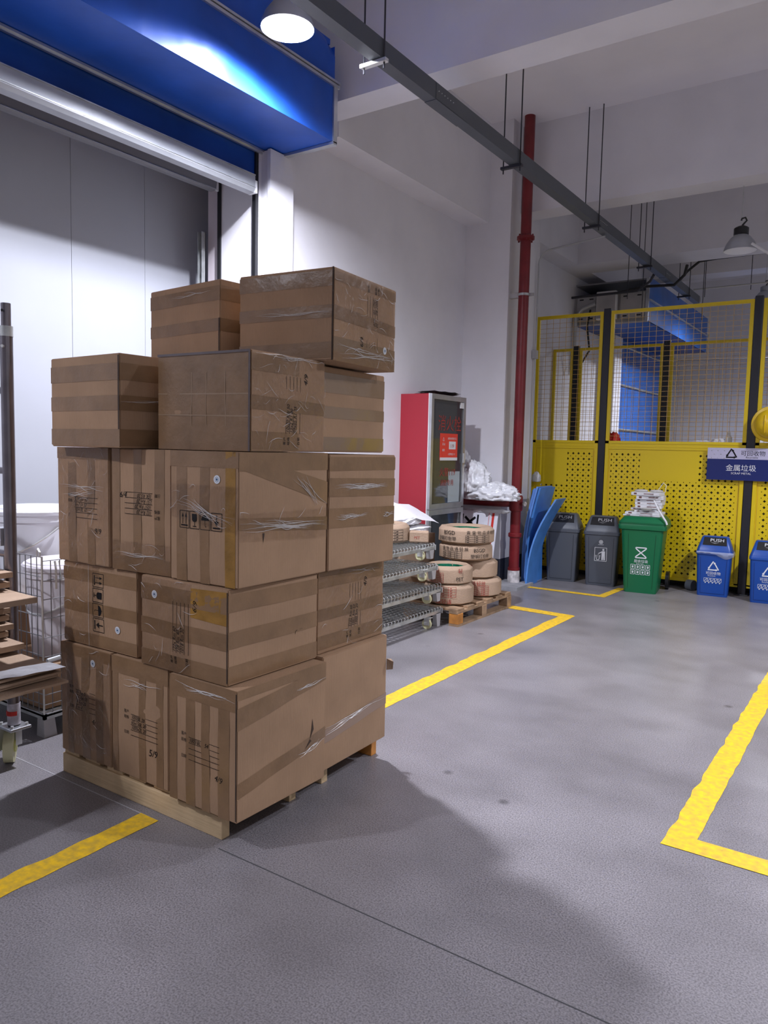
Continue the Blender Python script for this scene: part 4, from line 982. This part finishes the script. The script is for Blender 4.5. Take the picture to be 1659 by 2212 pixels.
# ------------------------------------------------------------ CARTONS
class Carton:
    def __init__(s, label, fc, z0, w, d, h, ang=0, bulge=.004, seed=0, name='carton', m=None, group='cartons stacked on the pine pallet'):
        s.w, s.d, s.h, s.b, s.seed = w, d, h, bulge, seed
        R_ = Matrix.Rotation(radians(ang), 3, 'Z'); c = Vector((fc[0], fc[1], z0))+R_@Vector((-w/2, d/2, 0))
        mb = MB(); n = 10
        for face, U, V in (('F',w,h),('R',d,h),('B',w,h),('L',d,h),('T',w,d),('D',w,d)):
            vs = [s.P(face, U*i/n, V*j/n, 0) for j in range(n+1) for i in range(n+1)]
            mb.add(vs, [(j*(n+1)+i, j*(n+1)+i+1, (j+1)*(n+1)+i+1, (j+1)*(n+1)+i) for j in range(n) for i in range(n)])
        me = bpy.data.meshes.new(name); me.from_pydata(mb.v, [], mb.f)
        bm = bmesh.new(); bm.from_mesh(me); bmesh.ops.remove_doubles(bm, verts=bm.verts, dist=.0005); bmesh.ops.recalc_face_normals(bm, faces=bm.faces)
        es = [e for e in bm.edges if len(e.link_faces) == 2 and e.calc_face_angle(0) > 1.0]
        bmesh.ops.bevel(bm, geom=es, offset=.0035, segments=2, affect='EDGES', clamp_overlap=True)
        bm.to_mesh(me); bm.free()
        for p in me.polygons: p.use_smooth = True
        me.set_sharp_from_angle(angle=radians(30)); me.materials.append(m or card)
        s.o = bpy.data.objects.new(name, me); COL.objects.link(s.o); s.o.location = c; s.o.rotation_euler[2] = radians(ang)
        tag(s.o, label, 'carton', group)
    def dims(s, face): return {'F':(s.w,s.h),'R':(s.d,s.h),'B':(s.w,s.h),'L':(s.d,s.h),'T':(s.w,s.d),'D':(s.w,s.d)}[face]
    def disp(s, face, u, v):
        U, V = s.dims(face); a = max(0,sin(pi*u/U))*max(0,sin(pi*v/V)); q = (ord(face)+s.seed)
        return (s.b*a + .006*min(1,a*2)*noise.noise((u*7, v*7, q*1.7)))*(0 if face in 'TD' else 1)
    def P(s, face, u, v, off):
        k = s.disp(face, u, v)+off; w, d, h = s.w, s.d, s.h
        if face == 'F': return Vector((-w/2+u, -d/2-k, v))
        if face == 'R': return Vector((w/2+k, -d/2+u, v))
        if face == 'B': return Vector((-w/2+u, d/2+k, v))
        if face == 'L': return Vector((-w/2-k, -d/2+u, v))
        if face == 'T': return Vector((-w/2+u, -d/2+v, h+k))
        return Vector((-w/2+u, -d/2+v, -k))
    def patch(s, face, c, m=tape, off=.0012, name='tape', label=None):
        # c : four normalised (u, v) corners, anticlockwise
        U, V = s.dims(face); n = 12; k = 4; mb = MB(); vs = []
        for j in range(k+1):
            for i in range(n+1):
                a, b = i/n, j/k
                u = ((c[0][0]*(1-a)+c[1][0]*a)*(1-b)+(c[3][0]*(1-a)+c[2][0]*a)*b)*U
                v = ((c[0][1]*(1-a)+c[1][1]*a)*(1-b)+(c[3][1]*(1-a)+c[2][1]*a)*b)*V
                vs.append(s.P(face, min(max(u,.0),U), min(max(v,.0),V), off))
        mb.add(vs, [(j*(n+1)+i, j*(n+1)+i+1, (j+1)*(n+1)+i+1, (j+1)*(n+1)+i) for j in range(k) for i in range(n)])
        me = bpy.data.meshes.new(name); me.from_pydata(mb.v, [], mb.f); me.materials.append(m)
        for p in me.polygons: p.use_smooth = True
        o = bpy.data.objects.new(name, me); COL.objects.link(o); o.parent = s.o
        if label: o['label'] = label
        return o
    def hb(s, face, v0, v1, t=0, m=tape, u0=0, u1=1): return s.patch(face, [(u0,v0),(u1,v0+t),(u1,v1+t),(u0,v1)], m)
    def vb(s, face, u0, u1, t=0, m=tape, v0=0, v1=1):
        U, V = s.dims(face); n = 4; return s.patch(face, [(u0+t,v0),(u1+t,v0),(u1,v1),(u0,v1)], m)
    def ink(s, face, I, m=ink, name='printing', off=.002):
        U, V = s.dims(face); return I.onto(lambda u, v: s.P(face, min(max(u,.001),U-.001), min(max(v,.001),V-.001), off), name, m, s.o)
    def sticker(s, face, u, v, r=.016):
        s.ink(face, Ink().disc(u, v, r), stick, 'round_sticker', .0026); s.ink(face, Ink().disc(u, v, .0045).disc(u, v, .0095, 16, .0085), blueink, 'sticker_dot', .0034)
    def film(s, face, c, folds=8, seed=1, name='stretch_film'):
        o = s.patch(face, c, filmm, .0045, name); random.seed(seed+s.seed*13)
        U, V = s.dims(face); mb = MB()
        for k in range(folds):
            a = random.random(); b = random.random()
            def uv(a, b): return (((c[0][0]*(1-a)+c[1][0]*a)*(1-b)+(c[3][0]*(1-a)+c[2][0]*a)*b)*U, ((c[0][1]*(1-a)+c[1][1]*a)*(1-b)+(c[3][1]*(1-a)+c[2][1]*a)*b)*V)
            p = uv(a, b); L = random.uniform(.02,.09); ang = random.choice([0.05,-.08,.3,-.5,1.2])+random.uniform(-.3,.3); pts = []
            for i in range(8):
                t_ = i/7; uu = p[0]+L*(t_-.5)*cos(ang); vv = p[1]+L*(t_-.5)*sin(ang)+.010*sin(t_*pi+k)
                pts.append(s.P(face, min(max(uu,.003),U-.003), min(max(vv,.003),V-.003), .0052))
            w_ = random.uniform(.0004,.0012)
            mb.tube(pts, w_, 4, rs=[w_*(.15+sin(pi*i/7)) for i in range(8)])
        q = mb.build('film_folds', foldm, s.o, smooth=True); q['kind'] = 'stuff'
        return o
    def bundle(s, face, v, folds=7, seed=2, dv=.02, u0=.0, u1=1.0, slope=0):
        # gathered strands of film running along a band
        random.seed(seed); U, V = s.dims(face); mb = MB()
        for k in range(folds):
            a0 = u0+(u1-u0)*random.uniform(0,.4); a1 = u0+(u1-u0)*random.uniform(.6,1); v0 = v*V+random.uniform(-dv,dv); v1 = (v+slope)*V+random.uniform(-dv,dv)*.6
            pts = [s.P(face, min(max((a0+(a1-a0)*i/9)*U,.002),U-.002), v0+(v1-v0)*i/9+.004*sin(i*.9+k), .004) for i in range(10)]
            w_ = random.uniform(.0005,.0013); mb.tube(pts, w_, 4, rs=[w_*(.2+sin(pi*i/9)) for i in range(10)])
        q = mb.build('film_folds', foldm, s.o, smooth=True); q['kind'] = 'stuff'
def form(w=.20, rows=5, hand=('10x20 Rm 60','15x25 Rm 50','20x30 Rm 20'), frac='4/9', gap=.022, left=True):
    I = Ink(); fs = .016
    for i in range(rows): I.line((0, -gap*i), (w, -gap*i), .0018)
    I.text('客户', -.045, .002, fs); I.text('规格', -.045, -gap*1+.0, fs); I.text('日期', -.045, -gap*(rows-1)+.002, fs)
    for i, h_ in enumerate(hand): I.text(h_, .002, -gap*(i+1)+.004, .0235, sx=.85, shear=.25)
    if frac: I.text(frac, w-.03, -gap*(rows+1), .034, rot=-.15, shear=.2)
    return I
def symbols(s=.075):
    I = Ink(); g = s*1.12; w = .0024
    for k in range(4): I.frame(g*k, 0, g*k+s, s*1.25, w)
    # up arrows
    for dx in (.32,.68):
        x = dx*s; I.line((x,.30*s),(x,.85*s),.05*s); I.poly([(x-.11*s,.80*s),(x+.11*s,.80*s),(x,1.10*s)])
    I.rect(.14*s,.14*s,.86*s,.24*s)
    x = g+.5*s # glass
    I.poly([(x-.25*s,1.08*s),(x+.25*s,1.08*s),(x+.25*s,.62*s),(x+.12*s,.50*s),(x-.12*s,.50*s),(x-.25*s,.62*s)]); I.line((x,.22*s),(x,.52*s),.05*s); I.rect(x-.18*s,.14*s,x+.18*s,.2*s)
    x = 2*g+.5*s # umbrella
    I.poly([(x+.40*s*cos(a), .66*s+.40*s*sin(a)) for a in [pi*i/10 for i in range(11)]]); I.line((x,.66*s),(x,.25*s),.04*s); I.path([(x,.27*s),(x+.06*s,.19*s),(x+.12*s,.25*s)],.04*s); I.line((x,1.0*s),(x,1.14*s),.04*s)
    x = 3*g+.5*s
    I.line((x,.62*s),(x,1.12*s),.08*s); I.poly([(x-.22*s,.66*s),(x,.34*s),(x+.22*s,.66*s)]); I.rect(x-.34*s,.14*s,x+.34*s,.24*s)
    return I
Z1, Z2, Z3, Z4, Z5 = .1095, .612, .976, 1.4765, 1.842
H1, H2, H3, H4, H5 = .4985, .3605, .4975, .3625, .365
# --- tier 1
c = Carton('carton with torn film, front left corner of the bottom tier', (-2.70,1.940), Z1, .355, .49, H1, 0, .003, 1)
for u in ((.14,.26),(.44,.60),(.72,.86)): c.vb('F', *u)
c.hb('F', .90, 1.0); c.ink('F', form(.14,5,('W Rm 0','EH Rm 50','M Rm 20','E m 4'),'4/9').xf(.115,.30,-.0)); c.sticker('F', .235, .435)
c.film('F', [(0,.1),(1,.1),(1,1),(0,1)], 12, 3)
c = Carton('carton with form print, middle front of the bottom tier', (-2.33,1.938), Z1, .36, .49, H1, -.5, .003, 2)
for u in ((.02,.12),(.50,.62),(.80,.92)): c.vb('F', *u)
c.hb('F', .86, 1.0); c.ink('F', form(.17,5,('1000BL 20','65x150L 20','1000x2L 20'),'').xf(.13,.27)); c.ink('F', Ink().text('5/9',0,0,.042,shear=.2).xf(.24,.12)); c.bundle('F', .8, 4, 5)
c = Carton('large carton at the near corner of the bottom tier above the pallet end', (-1.925,1.913), Z1, .372, .505, H1, -.8, .004, 3)
for u in ((.0,.12),(.26,.40),(.50,.62),(.74,.90)): c.vb('F', *u)
c.hb('F', .84, 1.0); c.ink('F', form(.17,5,('1003/BL    54',),'4/9').xf(.115,.27))
c.patch('R', [(0,.70),(1,.85),(1,.96),(0,.87)]); c.patch('R', [(0,.18),(1,.35),(1,.45),(0,.30)]); c.patch('R', [(0,.93),(1,.93),(1,1),(0,1)])
c.bundle('R', .86, 5, 8, .012, .6, 1); c.bundle('R', .30, 4, 9, .01, .65, 1, .05); c.bundle('F', .93, 6, 10, .012)
c.ink('R', Ink().poly([(.40,.20),(.425,.235),(.42,.28),(.412,.235)]).poly([(.40,.20),(.37,.165),(.41,.19)]), seamdark, 'torn_slit')
c.patch('F', [(.985,.02),(1,.02),(1,.98),(.985,.98)], seamdark, .0022, 'edge_seam')
c = Carton('plain carton with a torn side tab, far right of the bottom tier', (-1.957,2.447), Z1, .372, .50, H1+.003, 1.4, .003, 4)
c.patch('R', [(0,.24),(1,.33),(1,.44),(0,.36)], mat('clear_tape', (.30,.20,.14), .25, spec=.6)); c.bundle('R', .34, 6, 11, .02, 0, 1, .06)
q = MB().add([(.186,.25,.33),(.215,.262,.335),(.222,.255,.375),(.205,.262,.385),(.186,.25,.385)],[(0,1,2,3,4)]).build('torn_tab', card2, c.o)
c = Carton('hidden carton at the rear left of the bottom tier', (-2.34,2.455), Z1, .70, .49, H1-.004, 0, .001, 5)
# --- tier 2
c = Carton('carton with sideways handling symbols, left of the second tier', (-2.545,1.958), Z2, .50, .37, H2, .5, .003, 6)
for v in ((.02,.16),(.40,.54),(.78,.93)): c.hb('F', v[0], v[1], 0, tape)
c.ink('F', symbols(.058).xf(.21,.325,-pi/2)); c.sticker('F', .378, .10); c.film('F', [(0,0),(.5,0),(.5,1),(0,1)], 6, 4)
c.patch('F', [(.36,0),(.365,0),(.365,1),(.36,1)], foldm, .003, 'film_seam')
c = Carton('carton with sideways form and a sticker at the near corner of the second tier', (-1.985,1.925), Z2, .50, .50, H2, -1.0, .004, 7)
for v in ((.0,.18),(.36,.54),(.74,.92)): c.hb('R', v[0]+.02, v[1]+.02, 0); c.patch('F', [(.0,v[0]),(1,v[0]),(1,v[1]),(.0,v[1])])
c.patch('F', [(.60,.64),(1,.62),(1,.97),(.60,.95)], tapey); c.sticker('F', .085, .292)
c.ink('F', form(.20,5,('122x Rm 60','128 Rm 40','1018 Rm 30'),'6/9').xf(.20,.08,pi/2)); c.film('F', [(0,0),(.6,0),(.6,1),(0,1)], 12, 5)
c.patch('F', [(.988,.03),(1,.03),(1,.97),(.988,.97)], seamdark, .0022, 'edge_seam')
c.ink('R', Ink().path([(.36,.13),(.362,.142),(.372,.145)],.002).disc(.39,.145,.0015,6).disc(.40,.145,.0015,6), ink, 'pen_mark')
c = Carton('carton with sideways form print, far right of the second tier', (-1.998,2.455), Z2, .50, .49, H2-.004, 0, .003, 8)
c.hb('R', .80, .98); c.hb('R', .40, .55); c.hb('R', .05, .22)
c.ink('R', form(.20,5,('5102 Rm 60','1001 Rm 50','1000 Rm 20'),'4/9').xf(.22,.08,pi/2)); c.film('R', [(0,0),(1,0),(1,1),(0,1)], 12, 6); c.bundle('R', .93, 5, 12, .015, .3, 1)
c = Carton('hidden carton at the rear left of the second tier', (-2.51,2.34), Z2, .50, .60, H2-.004, 0, .001, 9)
# --- tier 3
c = Carton('carton with form print, left of the third tier', (-2.70,1.940), Z3, .360, .49, H3, 0, .003, 10)
for u in ((.22,.38),(.60,.74)): c.vb('F', *u)
c.hb('F', .90, 1.0); c.ink('F', form(.165,5,('5cM B= 60','1m7 J= 50','10H BL 60'),'').xf(.125,.285)); c.ink('F', Ink().text('9/9',0,0,.034,shear=.2).xf(.265,.135))
c.film('F', [(0,0),(1,0),(1,1),(0,1)], 14, 7); c.bundle('F', .62, 8, 13, .04)
c = Carton('carton with upside down form print, second from left of the third tier', (-2.335,1.958), Z3, .345, .49, H3, 2.5, .003, 11)
for u in ((.0,.14),(.38,.52),(.74,.90)): c.vb('F', *u)
c.hb('F', .0, .12); c.ink('F', form(.165,5,('102 Rm 20','1057 Rm 20','L51 Rm 20','1EK RS 20'),'').xf(.245,.235,pi)); c.ink('F', Ink().text('6/4',0,0,.034,shear=.2).xf(.045,.30))
c.film('F', [(0,0),(1,0),(1,.25),(0,.25)], 6, 8); c.bundle('F', .14, 4, 14, .008)
c = Carton('carton with row of handling symbols at the near corner of the third tier', (-1.955,1.945), Z3, .362, .515, H3, .6, .004, 12)
for u in ((.10,.26),(.46,.60)): c.vb('F', *u)
c.vb('F', .82, .96, -.0, tapey); c.hb('F', .88, 1.0)
c.ink('F', symbols(.052).xf(.055,.205)); c.sticker('F', .255, .395)
c.hb('R', .86, 1.0); c.patch('R', [(0,.88),(1,.58),(1,.76),(0,1.0)]); c.patch('R', [(0,.43),(1,.36),(1,.47),(0,.52)]); c.bundle('R', .455, 16, 15, .022, 0, 1, -.04); c.bundle('R', .80, 7, 16, .01, .55, 1, -.22); c.film('R', [(0,.35),(1,.3),(1,.55),(0,.55)], 6, 9)
c.film('F', [(0,.5),(1,.4),(1,.75),(0,.75)], 8, 18); c.bundle('F', .60, 8, 17, .02, 0, 1, -.12)
c.ink('R', Ink().poly([(.125,.155),(.132,.195),(.122,.196)]), seamdark, 'scratch')
c = Carton('plain carton with two film bands, far right of the third tier', (-1.958,2.470), Z3, .362, .465, H3-.006, -2.5, .003, 13)
c.hb('R', .86, .98, 0); c.hb('R', .64, .80, -.02); c.hb('R', .37, .54, -.02); c.bundle('R', .72, 12, 18, .015); c.bundle('R', .46, 10, 19, .012, 0, .6); c.bundle('R', .45, 6, 20, .012, .75, 1)
c = Carton('hidden carton at the rear left of the third tier', (-2.345,2.455), Z3, .71, .47, H3-.004, 0, .001, 14)
# --- tier 4
c = Carton('carton with bare taped sides, leftmost of the fourth tier', (-2.525,1.867), Z4, .485, .46, H4+.006, -2.0, .006, 15)
for v in ((.02,.20),(.40,.56),(.72,.90)): c.hb('F', *v); c.hb('R', *v)
c.bundle('R', .48, 3, 21, .006, 0, 1, .08); c.patch('F', [(.982,.2),(1,.2),(1,.98),(.982,.98)], seamdark, .0022, 'edge_seam')
c = Carton('fully film wrapped carton with sideways form, middle of the fourth tier', (-1.956,2.005), Z4, .485, .445, H4+.006, 2.2, .004, 16)
c.patch('F', [(0,0),(1,0),(1,1),(0,1)], tape); c.patch('R', [(0,.80),(.62,.80),(.62,.98),(0,.98)]); c.patch('R', [(0,.02),(.62,.02),(.62,.2),(0,.2)]); c.patch('R', [(.0,.42),(1,.40),(1,.53),(0,.56)])
for u in (.38,.54,.74): c.patch('F', [(u,.25 if u>.4 else .25),(u+.007,.25),(u+.007,.80),(u,.80)], mat('tape_gap', (.30,.20,.12), .4), .0020, 'tape_gap')
for v in (.36,.58): c.patch('F', [(0,v),(1,v-.02),(1,v-.005),(0,v+.012)], mat('tape_gap'), .0020, 'tape_gap')
c.ink('R', form(.22,5,('10x20 RBJ 50','15x2 R1 80','09x05 R1 25'),'4/9').xf(.195,.07,pi/2)); c.film('R', [(0,0),(1,0),(1,1),(0,1)], 40, 10);
c.patch('F', [(.982,.0),(1,.0),(1,1),(.982,1)], mat('film_edge',(.12,.09,.09),.25), .0052, 'film_edge'); c.patch('F', [(0,.975),(1,.975),(1,1),(0,1)], mat('film_edge'), .0052, 'film_edge')
c.bundle('R', .97, 6, 22, .01)
c = Carton('carton with glossy tape bands, far right of the fourth tier', (-2.025,2.485), Z4, .46, .50, H4-.002, 2.0, .004, 17)
glo = mat('glossy_tape', (.24,.155,.09), .14, spec=.8, bump=.35, bscale=90, bstretch=(1,.1,.1))
for v in ((.02,.18),(.40,.54),(.70,.93)): c.hb('R', v[0], v[1], 0, glo)
c = Carton('hidden carton at the rear left of the fourth tier', (-2.525,2.35), Z4, .485, .50, H4-.004, 0, .001, 18)
# --- tier 5
c = Carton('taped carton alone at the left of the top tier', (-2.475,2.345), Z5+.003, .525, .46, H5+.002, -5.5, .006, 19)
for v in ((.0,.16),(.40,.55),(.76,.93)): c.hb('F', *v); c.hb('R', *v)
c.patch('F', [(.984,.0),(1,.0),(1,.55),(.984,.55)], seamdark, .0022, 'edge_seam'); c.bundle('F', .88, 3, 23, .008, .3, .9)
c = Carton('highest right carton with shiny film over its sideways form', (-1.905,2.415), Z5+.005, .48, .515, H5+.002, 5.2, .004, 20)
for v in ((.03,.20),(.46,.60),(.80,.97)): c.hb('F', *v)
c.hb('R', .0, .10); c.patch('R', [(0,.45),(1,.42),(1,.56),(0,.60)]); c.patch('R', [(0,.10),(1,.10),(1,.26),(0,.26)], glo); c.hb('R', .86,.99)
c.ink('R', form(.22,5,('2001 R0      20','-ther 10   1/10'),'').xf(.345,.30,-pi/2)); c.ink('R', Ink().text('6/9',0,0,.034,rot=-pi/2).xf(.20,.12)); c.sticker('R', .415, .085)
c.film('R', [(0,0),(1,0),(1,1),(0,1)], 46, 12); c.bundle('F', .52, 4, 33, .01); c.bundle('R', .12, 10, 24, .03)
c.patch('F', [(.985,.0),(1,.0),(1,1),(.985,1)], seamdark, .0022, 'edge_seam')

# ------------------------------------------------------------ things beyond the fence
m_ = thing('grey_cabinet', (-2.2, 14.6, 0), label='large grey cabinet against the far wall behind the fence', cat='cabinet')
MB().box(-.1,1.6,0,.9,0,2.05).build('body', greyback, m_, bevel=.01); MB().box(.0,.75,-.012,0,.1,1.95).build('door', elgrey, m_); MB().box(.78,1.5,-.012,0,.1,1.95).build('door', elgrey, m_)
q = thing('machine_head', (-2.45, 12.6, 0), label='pale grey machine with a blue top tray behind the fence', cat='machine')
MB().box(-.3,.32,0,.5,0,1.52).build('body', elgrey, q, bevel=.02); MB().box(-.25,.25,-.05,.45,1.56,1.68).build('tray', bluep, q, bevel=.03); MB().box(-.2,.2,.1,.3,1.52,1.56).build('tray_foot', greyback, q)
t = thing('dark_backing', (-1.0, 9.0, 0), label='long dark storage locker standing right behind the front fence', cat='locker')  # added dark row, makes the holes of the fence sheet read dark
lk = mat('backing_paint', (.035,.035,.04), .6)
for x in (-2.72, -1.80, -.88, .04, .96, 1.88): MB().box(x, x+.90, 0, .30, .02, 1.55).build('backing_unit', lk, t, bevel=.005)
MB().box(-2.73, 2.80, -.01, .31, 1.55, 1.573).build('top', steel, t)
MB().box(-2.70, 2.75, .02, .28, 0, .02).build('plinth', lk, t)
heap('white_glove', (-1.68,9.08,1.575), (.09,.06,.07), 'crumpled white gloves on the dark locker behind the fence', 'gloves', cloth, 50, .4, 4)
heap('white_glove', (-1.88,9.08,1.575), (.13,.07,.055), 'white cloth lying left of the upright white bottle', 'cloth', cloth, 55, .4, 4)
q = thing('white_bottle', (-1.58,9.06,1.575), label='upright white bottle on the dark locker behind the fence', cat='bottle')
MB().lathe([(.04,0),(.042,.01),(.036,.12),(.018,.15),(.018,.18)], 16).build('flask', paper, q, smooth=True)
for i, x in enumerate((-2.42,-2.68)):
    tag(MB().tube([(x-.02,9.05,1.577),(x-.02,9.05,1.62),(x+.02,9.05,1.63),(x+.025,9.05,1.577)], .008, 8).build('shackle', paper, smooth=True), ['right','left'][i]+' small white hook standing on the dark locker behind the fence', 'hook')
t = heap('red_rag', (-2.84,9.02,1.575), (.07,.04,.10), 'crumpled red rag at the left end of the dark locker behind the fence', 'rag', redbit, 60, .5, 4)
